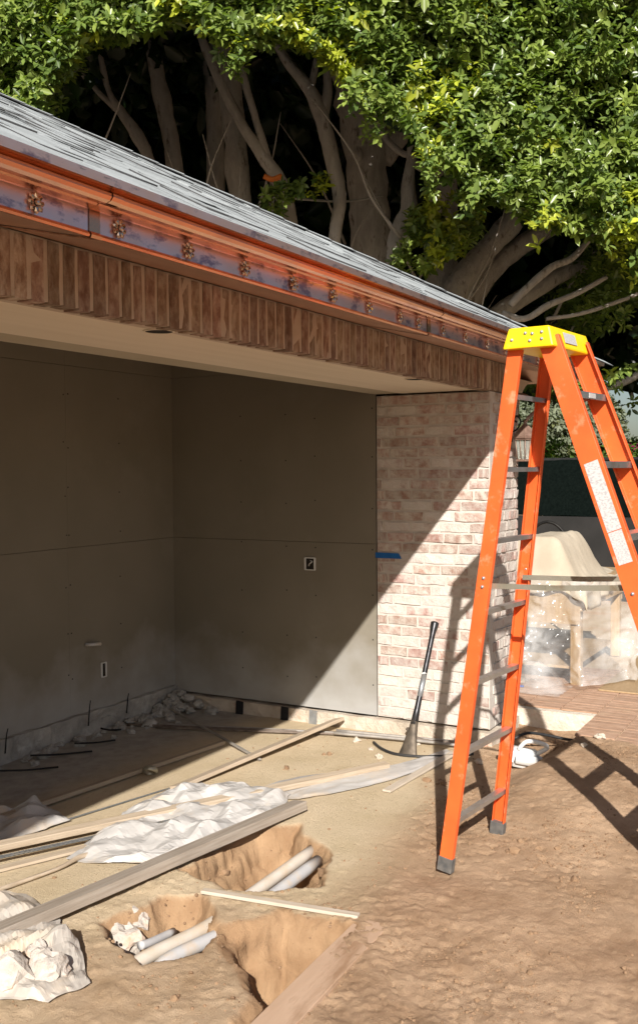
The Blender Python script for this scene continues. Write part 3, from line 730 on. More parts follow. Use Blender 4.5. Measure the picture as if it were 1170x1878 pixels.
for k in range(7):                              # front treads
    z = 2.003 - .283 * (6 - k)
    a, b = lp(-1, 1, z) + la * .005, lp(1, 1, z) - la * .005
    bm = bmesh.new(); tw = .040
    prism(bm, [(-tw, -.022), (-tw, .003), (tw, .003), (tw, -.024), (tw - .004, -.024), (tw - .004, -.001), (-tw + .004, -.001), (-tw + .004, -.022)], a, b, lb, UZ)
    t_ = lchild(obj('step', bm, 'alu'))
    if k == 6:
        c = (a + b) / 2 + lb * (tw + .001) + UZ * (-.0105)
        s_ = box('sticker', c - Vector(t_.parent.location), (.07, .002, .020), 'label', t_, R=Matrix((la, -lb, UZ)).transposed()); s_.location -= Vector((0, 0, 0))
        s_.parent = t_; s_.matrix_parent_inverse = Matrix.Identity(4); s_.location = Vector((0, 0, 0)) + LAD.location
# top cap
bm = bmesh.new(); hl = HW1 + .034
for sgn in (0,):
    lo = [(-hl - .012, -.108), (hl + .012, -.108), (hl + .012, .112), (-hl - .012, .112)]; hi = [(-hl + .004, -.088), (hl - .004, -.088), (hl - .004, .088), (-hl + .004, .088)]
    zl, zh = LH - .058, LH + .028
    vl = [bm.verts.new(LO + la * x + lb * y + UZ * zl) for x, y in lo]; vh = [bm.verts.new(LO + la * x + lb * y + UZ * zh) for x, y in hi]
    for i in range(4): bm.faces.new((vl[i], vl[(i + 1) % 4], vh[(i + 1) % 4], vh[i]))
    bm.faces.new(vh); bm.faces.new(vl[::-1])
cap = lchild(obj('top_cap', bm, 'yellow', bevel=.008)); cap['label'] = 'bright yellow plastic top cap'
for (bo, zz) in ((-.068, LH - .022), (.018, LH - .002), (-.012, LH + .002), (.058, LH + .002), (.060, LH - .026), (.010, LH - .030)):
    kk = (zz - zl) / (zh - zl); c = LO - la * (hl + .012 - .016 * kk + .001) + lb * bo + UZ * zz
    bm = bmesh.new(); bmesh.ops.create_uvsphere(bm, u_segments=10, v_segments=6, radius=.0075, matrix=Matrix.Translation(c)); lchild(obj('rivet', bm, 'galv', smooth=True))
nf = (lb * (zh - zl) + UZ * .024).normalized()
c = LO + lb * (.1005 + .002) + UZ * ((zl + zh) / 2 + .004) - la * .02
lchild(box('sticker', c, (.13, .0015, .045), 'label', R=Matrix((la, -nf, nf.cross(la))).transposed()))
# long warning sticker down the near front rail
def rail_sticker(z0, z1, w_):
    p0, p1 = lp(-1, 1, z0), lp(-1, 1, z1); d = (p1 - p0).normalized(); sx = (lb - d * lb.dot(d)).normalized(); nn = sx.cross(d)
    if nn.dot(la) > 0: nn = -nn
    bm = bmesh.new(); bx(bm, (p0 + p1) / 2 + nn * .0012, (w_, .001, (p1 - p0).length), Matrix((sx, nn, d)).transposed()); lchild(obj('sticker', bm, 'label'))
rail_sticker(1.455, 1.72, .058); rail_sticker(1.33, 1.452, .056)
# spreader bars
for side in (-1, 1):
    ins = .032
    a = lp(side, 0, 1.205) - la * side * ins; b = lp(side, 1, 1.235) - la * side * ins; m_ = a.lerp(b, .46) - UZ * .006
    for i, (p, q) in enumerate(((a, m_ + (b - a) * .04), (m_ - (b - a) * .04 + la * side * .004, b))):
        bm = bmesh.new(); A = axes(q - p); bx(bm, (p + q) / 2, ((q - p).length, .0035, .022), A); lchild(obj('spreader_bar', bm, 'steel_dull'))

# ------------------------------------------------------------------ lantern
LC = Vector((.36, -.105, 1.79))
LAN = empty('wall_lantern', 'aged copper wall lantern with ribbed glass hanging beside the pier corner', 'lantern', LC)
def nchild(o): o.parent = LAN; o.location = Vector(o.location) - LAN.location; return o
def oct_(r, z, n=6, ph=.3): return [LC + Vector((cos(ph + 2 * pi * i / n) * r, sin(ph + 2 * pi * i / n) * r, z)) for i in range(n)]
def loft(rows, name, m):
    bm = bmesh.new(); R_ = [[bm.verts.new(v) for v in oct_(r, z)] for r, z in rows]
    for a, b in zip(R_, R_[1:]):
        for i in range(6): bm.faces.new((a[i], a[(i + 1) % 6], b[(i + 1) % 6], b[i]))
    bm.faces.new(R_[0][::-1]); bm.faces.new(R_[-1]); return nchild(obj(name, bm, m))
loft([(.080, .028), (.088, .030), (.088, .040), (.078, .046), (.074, .058), (.040, .098), (.014, .122), (.010, .140)], 'lantern_roof', 'lantern')
loft([(.072, .018), (.080, .020), (.080, .029), (.072, .0295)], 'upper_band', 'lantern')
loft([(.060, -.118), (.066, -.116), (.066, -.106), (.058, -.104)], 'base_plate', 'lantern')
loft([(.050, -.1035), (.064, .0175)], 'glass_cage', 'glass')
for i in range(12):
    a = .3 + 2 * pi * i / 12; k = 1 if i % 2 == 0 else .88
    nchild(tube_obj('cage_bar', [tuple(LC + Vector((cos(a) * .056 * k, sin(a) * .056 * k, -.106))) + (.0032,), tuple(LC + Vector((cos(a) * .070 * k, sin(a) * .070 * k, .022))) + (.0032,)], 'lantern', n=6, k=1))
nchild(tube_obj('bracket_arm', [(.36, -.105, 1.925, .011), (.39, -.13, 1.965, .012), (.46, -.155, 2.005, .012), (.52, -.13, 2.05, .012), (.535, -.06, 2.10, .012), (.53, .01, 2.12, .012)], 'lantern', n=8))
nchild(tube_obj('bracket_scroll', [(.36, -.004, 1.86, .006), (.365, -.05, 1.88, .006), (.36, -.075, 1.93, .006), (.355, -.05, 1.965, .006), (.36, -.03, 1.94, .006), (.365, -.05, 1.925, .006)], 'iron', n=6))
nchild(box('back_plate', (.36, -.006, 1.88), (.07, .012, .16), 'iron', bevel=.003))

# ------------------------------------------------------------------ things on the floor
def stick(name, p0, p1, wd, ht, material, label, cat, roll=0.0, bend=0.0, seed=0, seg=8, bev=.003, group=None):
    """a board or strip lying from p0 to p1 (points on its lower face), slightly bowed"""
    p0, p1 = Vector(p0), Vector(p1); A = axes(p1 - p0); L = (p1 - p0).length; Rr = A @ Matrix.Rotation(roll, 3, 'X')
    bm = bmesh.new(); rings = []
    for i in range(seg + 1):
        t = i / seg; c = Vector((0, 0, 0)) + Vector((1, 0, 0)) * (L * t)
        c.y += bend * sin(pi * t) + .0025 * mnoise.noise(Vector((t * 4, seed, 0)))
        rings.append([bm.verts.new(c + Vector((0, y, z))) for y, z in ((-wd / 2, 0), (wd / 2, 0), (wd / 2, ht), (-wd / 2, ht))])
    for a, b in zip(rings, rings[1:]):
        for j in range(4): bm.faces.new((a[j], a[(j + 1) % 4], b[(j + 1) % 4], b[j]))
    bm.faces.new(rings[0][::-1]); bm.faces.new(rings[-1])
    o = obj(name, bm, material, bevel=bev); o.matrix_world = Matrix.Translation(p0) @ Rr.to_4x4()
    return tag(o, label, cat, group)
ZF = G0
stick('timber', (-3.46, .70, ZF + .036), (-1.575, .445, ZF + .012), .085, .045, 'wood_grey', 'long grey weathered timber lying across the pit beside the white sheeting', 'timber', roll=-.12, seed=1)
stick('plank', (-2.95, 1.46, ZF + .035), (-.74, .36, ZF + .014), .055, .03, 'wood', 'long tan plank running under the crumpled white sheeting', 'plank', seed=2, roll=.1)
stick('plank', (-3.05, 1.31, ZF + .004), (-2.02, .83, ZF + .01), .05, .014, 'wood', 'short tan plank beneath the perforated strip at the sheeting edge', 'plank', seed=3)
stick('wood_strip', (-2.75, 1.70, ZF + .02), (-.75, 1.49, ZF + .004), .034, .024, 'wood', 'slim brown wood strip half in shadow beside the metal ring', 'wood strip', seed=4)
stick('plank', (-1.62, 1.20, ZF + .006), (-.06, 1.03, ZF + .05), .085, .022, 'wood', 'wide dusty plank propped on the conduits near the foundation', 'plank', seed=5, roll=-.25)
stick('lath', (-1.12, .185, ZF + .006), (-.28, .13, ZF + .006), .05, .012, 'pale_lath', 'pale wood lath between the sheeting strip and the ladder foot', 'lath', seed=6)
stick('lath', (-2.62, .30, ZF + .012), (-2.515, -.36, ZF + .008), .035, .014, 'pale_lath', 'pale splintered lath bridging the trench end', 'lath', seed=7)
stick('form_board', (-3.62, -.475, ZF - .008), (-2.52, -.425, ZF - .010), .13, .022, 'clay_board', 'smooth soil coloured board along the trench edge', 'board', seed=8)
stick('thin_stick', (-.34, 2.22, ZF + .05), (-.95, 1.09, ZF + .008), .016, .012, 'rodgrey', 'thin grey stick slanting from the rubble corner over the conduits', 'stick', seed=9, bev=.001)
# perforated metal strip: holes punched through
def perforated(name, p0, p1, wd, label):
    p0, p1 = Vector(p0), Vector(p1); A = axes(p1 - p0); L = (p1 - p0).length; nseg = int(L / .022); bm = bmesh.new()
    for i in range(nseg):
        x0, x1 = L * i / nseg, L * (i + 1) / nseg; xa, xb = x0 + (x1 - x0) * .28, x0 + (x1 - x0) * .72
        for (a, b, c, d) in ((x0, xa, -wd / 2, wd / 2), (xb, x1, -wd / 2, wd / 2), (xa, xb, wd / 6, wd / 2), (xa, xb, -wd / 2, -wd / 6)):
            bx(bm, ((a + b) / 2, (c + d) / 2, 0), (b - a, d - c, .0015))
    bx(bm, (L / 2, wd / 2, -.008), (L, .0015, .016))
    o = obj(name, bm, 'galv'); o.matrix_world = Matrix.Translation(p0) @ A.to_4x4(); return tag(o, label, 'metal strip')
perforated('perforated_strip', (-2.95, 1.33, ZF + .045), (-1.95, .845, ZF + .03), .03, 'perforated metal corner bead beside the tan plank')
perforated('perforated_strip', (-2.55, 1.47, ZF + .008), (-1.30, 1.18, ZF + .006), .014, 'thin perforated strip half buried in pale sand')
rods = [((-.68, 2.33), (-.16, .86), .010, 'rod', 'dark conduit lying longest along the foundation by the alcove corner'), ((-.60, 2.22), (-.10, .55), .009, 'rodgrey', 'grey conduit in the bundle along the foundation'),
        ((-.66, 2.10), (-.22, .88), .008, 'rod', 'dark conduit on the outer side of the bundle by the foundation'), ((-.20, .98), (-.08, .12), .011, 'rodgrey', 'grey conduit passing behind the digging bar foot'),
        ((-.27, .96), (-.16, .15), .010, 'rodgrey', 'grey conduit touching the digging bar foot')]
for i, (a, b, r, m_, lab) in enumerate(rods):
    o = tube_obj('conduit', [(a[0], a[1], ZF + r + .004 * i, r), ((a[0] + b[0]) / 2 + .015 * random.uniform(-1, 1), (a[1] + b[1]) / 2, ZF + r + .004 * i, r), (b[0], b[1], ZF + r + .004 * i, r)], m_)
    tag(o, lab, 'conduit')
bits = [((-1.62, 2.27), (-1.28, 2.10), 'bent dark rebar stub nearest the plaster stem below the wall joint'), ((-1.30, 2.22), (-1.02, 2.14), 'short dark rod lying on rubble below the conduit stub'),
        ((-1.92, 2.20), (-1.62, 2.05), 'long dark rebar piece on the dusty alcove floor'), ((-.95, 2.32), (-.80, 2.28), 'small dark rod below the switch box')]
for i, (a, b, lab) in enumerate(bits):
    tag(tube_obj('rebar', [(a[0], a[1], ZF + .05, .006), ((a[0] + b[0]) / 2, (a[1] + b[1]) / 2 + .015, ZF + .022, .006), (b[0], b[1], ZF + .012, .006)], 'felt', n=6), lab, 'rebar')
for i, (x_, h_) in enumerate(((-1.71, .03), (-1.0, .05), (-.62, .02))):
    tag(tube_obj('rebar_spike', [(x_, D - .055, -.03, .005), (x_ + .01, D - .058, .06 + h_ * .4, .004), (x_ + .03, D - .05, .08 + h_, .003)], 'felt', n=6), 'thin dark spike sticking up from the rough stem wall', 'spike', 'spikes along the rough stem wall')
# metal ring
bm = bmesh.new()
R1_, r1_ = .036, .009; rr = []
for i in range(20):
    a = 2 * pi * i / 20; rr.append([bm.verts.new((cos(a) * (R1_ + cos(2 * pi * j / 8) * r1_), sin(2 * pi * j / 8) * r1_ * 1.8, sin(a) * (R1_ + cos(2 * pi * j / 8) * r1_))) for j in range(8)])
for i in range(20):
    for j in range(8): bm.faces.new((rr[i][j], rr[(i + 1) % 20][j], rr[(i + 1) % 20][(j + 1) % 8], rr[i][(j + 1) % 8]))
o = obj('metal_ring', bm, 'steel_dull', smooth=True); o.location = (-1.47, 1.495, ZF + .030); o.rotation_euler = (.9, .2, -.9); tag(o, 'small rusty metal ring leaning on the wood strip', 'ring')

# crumpled sheeting: ruled between two edge lines, then creased
def sheet(name, ea, eb, amp, material, label, cat, seed, nu=64, nv=34, base=0.0, lift=None, ruffle=.04):
    def res(e, n):
        q = np.array(smooth_path(e, 8)); d = np.r_[0, np.cumsum(np.hypot(*np.diff(q, axis=0).T))]; t = np.linspace(0, d[-1], n); return np.stack([np.interp(t, d, q[:, k]) for k in (0, 1)], -1)
    a = res(ea, nu); b = res(eb, nu); v = np.linspace(0, 1, nv)[:, None, None]; P = a[None] * (1 - v) + b[None] * v; X, Y = P[..., 0], P[..., 1]
    U, V = np.meshgrid(np.linspace(0, 1, nu), np.linspace(0, 1, nv)); ed = np.minimum(np.minimum(U, 1 - U) * 6, np.minimum(V, 1 - V) * 4); ed = sstep(0, .5, ed)
    X = X + ruffle * 2 * fbm(X * 5, Y * 5, seed + 11); Y = Y + ruffle * 2 * fbm(X * 5, Y * 5, seed + 12)
    wx = X + .20 * fbm(X * 3, Y * 3, seed + 8); wy = Y + .20 * fbm(X * 3, Y * 3, seed + 9)
    def crease(f, s, an):
        c_, s_ = cos(an), sin(an); k = (wx * c_ + wy * s_) * f + .8 * vn(wx * f * .6, wy * f * .6, s); t = np.abs((k % 1.0) - .5) * 2; return t * (.35 + .65 * vn(X * f * .9, Y * f * .9, s + 1))
    rg = .40 * crease(3.1, seed, .6) + .30 * crease(5.3, seed + 3, 2.0) + .20 * crease(10, seed + 5, 1.2) + .02 * crease(23, seed + 6, .1)
    Z = np.maximum(gheight(X, Y)[0], G0 - .02) + base + amp * rg * (.25 + .75 * ed) + .004
    if lift is not None: Z = Z + lift(X, Y)
    me, _ = grid_mesh(name, X, Y, Z); me.materials.append(MAT[material]); o = link(bpy.data.objects.new(name, me))
    sm = o.modifiers.new('thick', 'SOLIDIFY'); sm.thickness = .0015
    me.polygons.foreach_set('use_smooth', np.zeros(len(me.polygons), bool))
    return tag(o, label, cat)
sheet('plastic_sheet', [(-2.62, 1.02), (-2.25, 1.14), (-1.9, 1.22), (-1.55, 1.18), (-1.38, .86)], [(-2.60, .84), (-2.40, .60), (-2.0, .54), (-1.62, .53), (-1.40, .62)], .13, 'plastic',
      'crumpled white plastic sheeting heaped over the tan plank', 'plastic sheet', 101)
sheet('plastic_sheet', [(-1.58, .88), (-1.12, .72), (-.68, .36), (-.24, .20)], [(-1.45, .53), (-1.02, .28), (-.55, .14), (-.30, .10)], .022, 'plastic',
      'flat pale plastic strip trailing towards the ladder', 'plastic sheet', 131, base=.004, ruffle=.015)
sheet('plastic_sheet', [(-2.95, 1.95), (-2.55, 1.82), (-2.14, 1.66)], [(-2.95, 1.60), (-2.60, 1.44), (-2.26, 1.36)], .15, 'plastic',
      'folded white plastic sheet at the shadow edge beside the wood strip', 'plastic sheet', 151)
sheet('tarp', [(-3.15, 1.25), (-2.98, .98), (-3.06, .70), (-3.24, .40), (-3.40, .22)], [(-3.8, 1.1), (-3.72, .85), (-3.68, .62), (-3.62, .44), (-3.54, .26)], .12, 'tarpgrey',
      'grey white tarp bunched under the end of the grey timber', 'tarp', 171, lift=lambda X, Y: .05 * sstep(.22, 0, np.hypot(X + 3.30, Y - .45)))
# rubble
def chunk(loc, r, seed, label, m_='chunk', sq=.75, name='rubble_chunk', group=None):
    bm = bmesh.new(); rock_bm(bm, (0, 0, 0), r, seed, 3, sq)
    for v in bm.verts:
        for nn in (Vector((.8, .3, .5)), Vector((-.6, .7, .35)), Vector((.1, -.8, .6)), Vector((-.5, -.5, .7))):
            dd = v.co.dot(nn.normalized()) - r * .72
            if dd > 0: v.co -= nn.normalized() * dd * .85
        v.co += v.co.normalized() * .006 * mnoise.noise(v.co * 60 + Vector((seed, 0, 0)))
    o = obj(name, bm, m_); o.location = loc; o.rotation_euler = (0, 0, seed * 1.3); return tag(o, label, 'rubble', group)
ck = [((-3.53, .43, .0), .085, 1, 'largest white plaster chunk on the tarp, left of its neighbours'), ((-3.44, .34, .0), .070, 2, 'squarish white plaster chunk on the tarp edge nearest the soil'),
      ((-3.40, .43, .02), .055, 3, 'pinkish plaster chunk wedged at the back of the tarp rubble'), ((-3.47, .47, .01), .05, 4, 'small white plaster chunk behind the largest one')]
for l_, r_, s_, lab in ck: chunk((l_[0], l_[1], ZF + .02 + r_ * .5 + l_[2]), r_, s_, lab)
chunk((-2.93, .455, ZF - .085), .085, 9, 'white plaster lump set in the edge of the small pipe pit', sq=.6)
chunk((-2.83, .47, ZF - .045), .06, 10, 'pale plaster lump broken off beside the pipe pit lump', sq=.6)
for i in range(34):
    x_ = -.05 - abs(random.gauss(0, .26)); y_ = 2.38 - abs(random.gauss(0, .13)); r_ = random.uniform(.016, .055)
    chunk((x_, y_, ZF + r_ * .3 + max(0, .10 - .35 * math.hypot(x_ + .05, y_ - 2.36))), r_, 20 + i, 'grey rubble piece heaped in the alcove corner', 'stem', .6, group='rubble heap in the alcove corner')
for i in range(44):
    x_ = random.uniform(-2.4, -.3); y_ = 2.39 - abs(random.gauss(0, .10)); r_ = random.uniform(.012, .045)
    chunk((x_, y_, ZF + r_ * .3), r_, 60 + i, 'small grey rubble piece along the foot of the rear wall', 'stem', .55, group='rubble along the rear wall foot')
for i, (x_, y_) in enumerate(((-.42, .62), (-.30, .78), (-.55, .50), (-.20, .40), (-.16, -.62), (-.35, -.05))):
    chunk((x_, y_, gz(x_, y_) + .008), random.uniform(.012, .028), 100 + i, 'small pale stone lying loose near the pier foot', 'found', .6, name='stone', group='loose stones near the pier')
chunk((.05, -.66, .03), .035, 120, 'rounded pale stone resting at the patio edge', 'found', .6, name='stone')
# pipes in the trench
for i, (y_, m_, lab, xa, xb) in enumerate(((.205, 'pvc', 'long cream dusty pipe crossing both pits', -1.84, -3.22), (.120, 'pvc_grey', 'pale grey pipe beside the cream one across both pits', -1.98, -3.16))):
    tag(tube_obj('pipe', [(xa, y_ + .0, -.150, .027), (-2.45, y_ - .005, -.158, .027), (-2.75, y_ - .02, -.153, .027), (xb + .12, y_ + .01, -.132, .027), (xb, y_ + .012, -.150, .027)], m_, n=14), lab, 'pipe')
tag(tube_obj('pipe', [(-2.78, .325, -.19, .016), (-2.93, .315, -.165, .016), (-2.99, .32, -.155, .0165)], 'pvc_grey', n=10), 'stubby grey pipe end beside the white plaster lump', 'pipe')
tag(tube_obj('root', [(-3.12, 1.08, ZF + .012, .009), (-2.9, 1.03, ZF + .012, .010), (-2.72, .985, ZF + .016, .009), (-2.60, .985, ZF + .02, .013), (-2.50, .955, ZF + .014, .006)], 'wood', n=7, wob=.4), 'twisted brown root lying below the tan planks', 'root')

# digging bar
b0 = Vector((-.43, .372, ZF - .01)); b1 = Vector((-.022, .360, .655)); ax = (b1 - b0); L_ = ax.length; ax.normalize()
bm = bmesh.new(); A = axes(ax)
lathe(bm, [(.20, .024), (.30, .0185), (.42, .0165), (L_ - .10, .0165), (L_ - .06, .018), (L_ - .015, .026), (L_ - .004, .027), (L_, .020)], b0, ax, 14)
BAR = empty('digging_bar', 'black steel digging bar leaning against the lime washed pier', 'digging bar', b0)
o = obj('shaft', bm, 'bar', smooth=True); o.parent = BAR; o.location = -b0
bm = bmesh.new(); lathe(bm, [(0, .060), (.012, .062), (.06, .050), (.13, .036), (.19, .026), (.22, .023)], b0, ax, 14, sq=[.22, .25, .40, .62, .9, 1.0])
o = obj('blade', bm, 'barfoot', smooth=True); o.parent = BAR; o.location = -b0
bm = bmesh.new(); c = b0 + ax * (L_ * .60); lathe(bm, [(0, .0175), (.001, .0182), (.008, .0182), (.009, .0175)], c, (ax + Vector((.0, .35, 0))).normalized(), 14); o = obj('wire_wrap', bm, 'white'); o.parent = BAR; o.location = -b0
bm = bmesh.new(); lathe(bm, [(.42 * L_, .0172), (.60 * L_, .0172)], b0, ax, 14); o = obj('worn_sleeve', bm, 'galv', smooth=True); o.parent = BAR; o.location = -b0
tag(tube_obj('cable', [(-.30, .66, ZF + .012, .009), (-.40, .56, ZF + .012, .009), (-.46, .44, ZF + .010, .009), (-.44, .30, ZF + .008, .009), (-.36, .15, ZF + .01, .009), (-.25, .02, ZF + .012, .009)], 'cable', n=8), 'black cable curling round the foot of the digging bar', 'cable')
tag(tube_obj('cable', [(-.10, .52, -.03, .012), (-.14, .44, -.07, .012), (-.12, .36, -.085, .011), (-.10, .22, -.08, .010), (-.05, .05, -.085, .010)], 'rod', n=8), 'dark bent pipe lying along the foot of the pier', 'pipe')
tag(tube_obj('hose', [(-.12, -.19, ZF + .10, .009), (-.05, -.25, ZF + .125, .009), (.05, -.34, ZF + .10, .009), (.12, -.45, ZF + .07, .009), (.10, -.53, ZF + .08, .009)], 'cable', n=8), 'black hose arching over the soil below the patio edge', 'hose')
# blue tape on the pier
bm = bmesh.new(); v = [bm.verts.new((-.0068, y, z)) for y, z in ((.785, 1.048), (.597, 1.048), (.617, 1.083), (.785, 1.085))]; f = bm.faces.new(v)
r_ = bmesh.ops.extrude_face_region(bm, geom=[f]); [setattr(q, 'co', q.co + Vector((-.0008, 0, 0))) for q in r_['geom'] if isinstance(q, bmesh.types.BMVert)]
tag(obj('tape_strip', bm, 'tape'), 'strip of blue painter tape stuck on the brick pier', 'tape')
# white jug
JG = empty('plastic_jug', 'white plastic jug with blue cap lying tipped in the soil', 'jug', (-.31, -.30, gz(-.31, -.30)))
jm = Matrix.Translation(JG.location) @ Matrix.Rotation(-.9, 4, 'Z') @ Matrix.Rotation(.25, 4, 'Y')
bm = bmesh.new(); bx(bm, (0, 0, .055), (.19, .12, .11)); bmesh.ops.bevel(bm, geom=bm.edges[:], offset=.026, segments=3, affect='EDGES')
bm.transform(jm); o = obj('body', bm, 'white', smooth=True); o.parent = JG; o.location = -JG.location
bm = bmesh.new(); tube(bm, [(*(jm @ Vector(q)), .013) for q in ((.06, -.03, .10), (.10, -.05, .15), (.05, -.06, .17), (-.03, -.05, .16), (-.06, -.03, .10))], 8); o = obj('handle', bm, 'white', smooth=True); o.parent = JG; o.location = -JG.location
bm = bmesh.new(); lathe(bm, [(0, .026), (.004, .030), (.034, .030), (.038, .026)], jm @ Vector((-.10, .01, .085)), (jm.to_3x3() @ Vector((-1, 0, .35))), 14); o = obj('cap', bm, 'blue', smooth=False); o.parent = JG; o.location = -JG.location

# ------------------------------------------------------------------ patio
PZ = .02
bm = bmesh.new()
out = [(.60, .03), (.60, -.50), (-.12, -.53), (-.12, -3.2), (6.3, -3.2), (6.3, 8.0), (XE + .04, 8.0), (XE + .04, .03)]
a = [bm.verts.new((x, y, PZ - .006)) for x, y in out]; b = [bm.verts.new((x, y, -.3)) for x, y in out]
bm.faces.new(a); 
for i in range(len(out)): bm.faces.new((a[i], a[(i + 1) % len(out)], b[(i + 1) % len(out)], b[i]))
pat = obj('patio', bm, 'patio'); pat['kind'] = 'structure'; pat['label'] = 'terracotta brick patio'
pe = rough_box('patio_edge', (.575, -.50, -.2), (.64, .06, PZ - .004), .03, .008, 'patio_edge', 4); pe.parent = pat
PV = brick_variants(4, (.058, .236, .014), .0018, 'paver', 'paver')
cnt = 0
for i in range(0, 34):
    for j in range(-7, 4):
        x_ = -.10 + i * .066; y_ = -.625 + (j + 3) * .246
        if x_ < .63 and y_ > -.6: continue
        if x_ < .1 + .12 * math.sin(j * 2.1) and y_ < -.5: continue
        dep = (Vector((x_, y_, 0)) - CAM).dot(FW); px = (Vector((x_, y_, 0)) - CAM).dot(RT) / dep
        if px > .34 or y_ > .55 - .0 or cnt >= 296: continue
        place(random.choice(PV), pat, (x_ + random.uniform(-.001, .001), y_, PZ - .004 + random.uniform(-.0015, .0015)), random.uniform(-.008, .008), (1, 1, 1), 'paver'); cnt += 1
# work table with covered machine
TB = empty('work_table', 'pine work table with deep apron standing on the patio', 'table', (2.1, .25, PZ))
def tch(o): o.parent = TB; o.location = Vector(o.location) - TB.location; return o
tx0, tx1, ty0, ty1 = 1.42, 2.80, -.20, .72
for x_, y_ in ((tx0 + .05, ty0 + .05), (tx1 - .05, ty0 + .05), (tx0 + .05, ty1 - .05), (tx1 - .05, ty1 - .05)):
    tch(box('leg', (x_, y_, PZ + .335), (.075, .075, .67), 'wood_new', bevel=.003))
tch(box('table_top', ((tx0 + tx1) / 2, (ty0 + ty1) / 2, PZ + .735), (tx1 - tx0 + .06, ty1 - ty0 + .06, .03), 'wood_new', bevel=.003))
tch(box('apron', (tx0, (ty0 + ty1) / 2, PZ + .585), (.02, ty1 - ty0 - .02, .262), 'wood_new')); tch(box('apron', (tx1, (ty0 + ty1) / 2, PZ + .60), (.02, ty1 - ty0 - .02, .23), 'wood_new'))
tch(box('apron', ((tx0 + tx1) / 2, ty0, PZ + .635), (tx1 - tx0 + .02, .02, .16), 'wood_new')); tch(box('apron', ((tx0 + tx1) / 2, ty1, PZ + .62), (tx1 - tx0 + .02, .02, .20), 'wood_new'))
tch(box('shelf', ((tx0 + tx1) / 2, (ty0 + ty1) / 2, PZ + .12), (tx1 - tx0 - .1, ty1 - ty0 - .16, .02), 'wood_new'))
def drape(name, x0, x1, y0, y1, ztop, hang, mound, material, label, cat, seed, st=.018):
    X, Y = np.meshgrid(np.arange(x0 - hang, x1 + hang, st), np.arange(y0 - hang, y1 + hang, st))
    cxn = np.clip(X, x0, x1); cyn = np.clip(Y, y0, y1); ex = X - cxn; ey = Y - cyn; d = np.hypot(ex, ey)
    hg = d * (.62 + .7 * vn(X * 2.5, Y * 2.5, seed + 4)); wave = .022 * np.sin((cxn + cyn * 1.3 + ex * .3) * 22 + 4 * vn(X * 3, Y * 3, seed)) * np.clip(d / .1, 0, 1)
    nx_ = np.where(d > 1e-6, ex / np.maximum(d, 1e-6), 0); ny_ = np.where(d > 1e-6, ey / np.maximum(d, 1e-6), 0)
    PX = cxn + nx_ * (.015 + wave + .05 * d); PY = cyn + ny_ * (.015 + wave + .05 * d)
    Z = ztop + mound(cxn, cyn) - hg + .09 * np.abs(fbm(X * 4, Y * 4, seed + 7)) - .02
    me, _ = grid_mesh(name, PX, PY, Z); me.materials.append(MAT[material]); o = link(bpy.data.objects.new(name, me))
    for p in me.polygons: p.use_smooth = True
    s = o.modifiers.new('thick', 'SOLIDIFY'); s.thickness = .003
    return tag(o, label, cat)
def mound(X, Y):
    return .30 * sstep(.0, .16, X - 1.38) * sstep(.0, .30, 2.5 - X) * sstep(-.22, .04, Y - .02) * sstep(.0, .16, .72 - Y) - .02 + .05 * sstep(.35, .1, np.abs(Y - .1))
drape('canvas_cover', 1.38, 2.55, -.22, .74, PZ + .775, .15, mound, 'canvas', 'beige canvas cover draped over a machine on the work table', 'cover', 201)
# clear plastic hanging over the table front
U, V = np.meshgrid(np.linspace(0, 1, 70), np.linspace(0, 1, 60))
yy = .42 - U * .98; zz = PZ + .80 - V * .785; fl = V ** 2
xx = 1.345 - .05 * np.sin(U * 19 + 3 * vn(U * 4, V * 3, 5)) * (.3 + V) - .22 * fl * (.4 + vn(U * 5, V * 2, 8)) + .05 * fbm(U * 9, V * 7, 12) * 2 + .05 * np.abs(fbm(U * 14 + V * 6, V * 9, 44)) * 2
xx = xx + .55 * sstep(.62, 1.0, U)
yy = yy + .05 * fbm(U * 6, V * 6, 33) * 2
zz = np.maximum(zz + .06 * fl * vn(U * 7, V * 5, 21), PZ + .004)
me, _ = grid_mesh('clear_sheet', xx, yy, zz); me.materials.append(MAT['clear']); o = link(bpy.data.objects.new('clear_sheet', me))
for p in me.polygons: p.use_smooth = True
tag(o, 'clear wrinkled plastic sheet hanging in front of the work table', 'plastic sheet')
X, Y = np.meshgrid(np.linspace(.95, 1.33, 40), np.linspace(-.16, .34, 44)); Z = PZ + .005 + .16 * np.maximum(0, 1 - ((X - 1.17) / .19) ** 2 - ((Y - .06) / .22) ** 2) ** .7 * (.5 + vn(X * 9, Y * 9, 3)) + .01 * vn(X * 30, Y * 30, 4)
me, _ = grid_mesh('clear_sheet', X, Y, Z); me.materials.append(MAT['clear']); o = link(bpy.data.objects.new('clear_sheet', me))
for p in me.polygons: p.use_smooth = True
tag(o, 'clear plastic bundle puddled on the patio bricks', 'plastic sheet')
stick('plywood_sheet', (1.30, -.75, PZ + .004), (2.7, -.75, PZ + .004), .8, .012, 'wood_new', 'flat plywood sheet on the patio beside the work table', 'plywood', seed=31)
stick('wood_offcut', (1.10, .36, PZ + .006), (1.22, .22, PZ + .008), .04, .015, 'wood', 'small brown wood offcut beside the blue scrap', 'offcut', seed=32)
stick('wood_offcut', (1.30, .44, PZ + .006), (1.34, .20, PZ + .006), .09, .04, 'pale_lath', 'pale block offcut under the clear sheet', 'offcut', seed=33)
stick('scrap', (1.12, .40, PZ + .006), (1.19, .33, PZ + .006), .05, .012, 'blue', 'crumpled blue plastic scrap at the pier foot', 'scrap', seed=34)
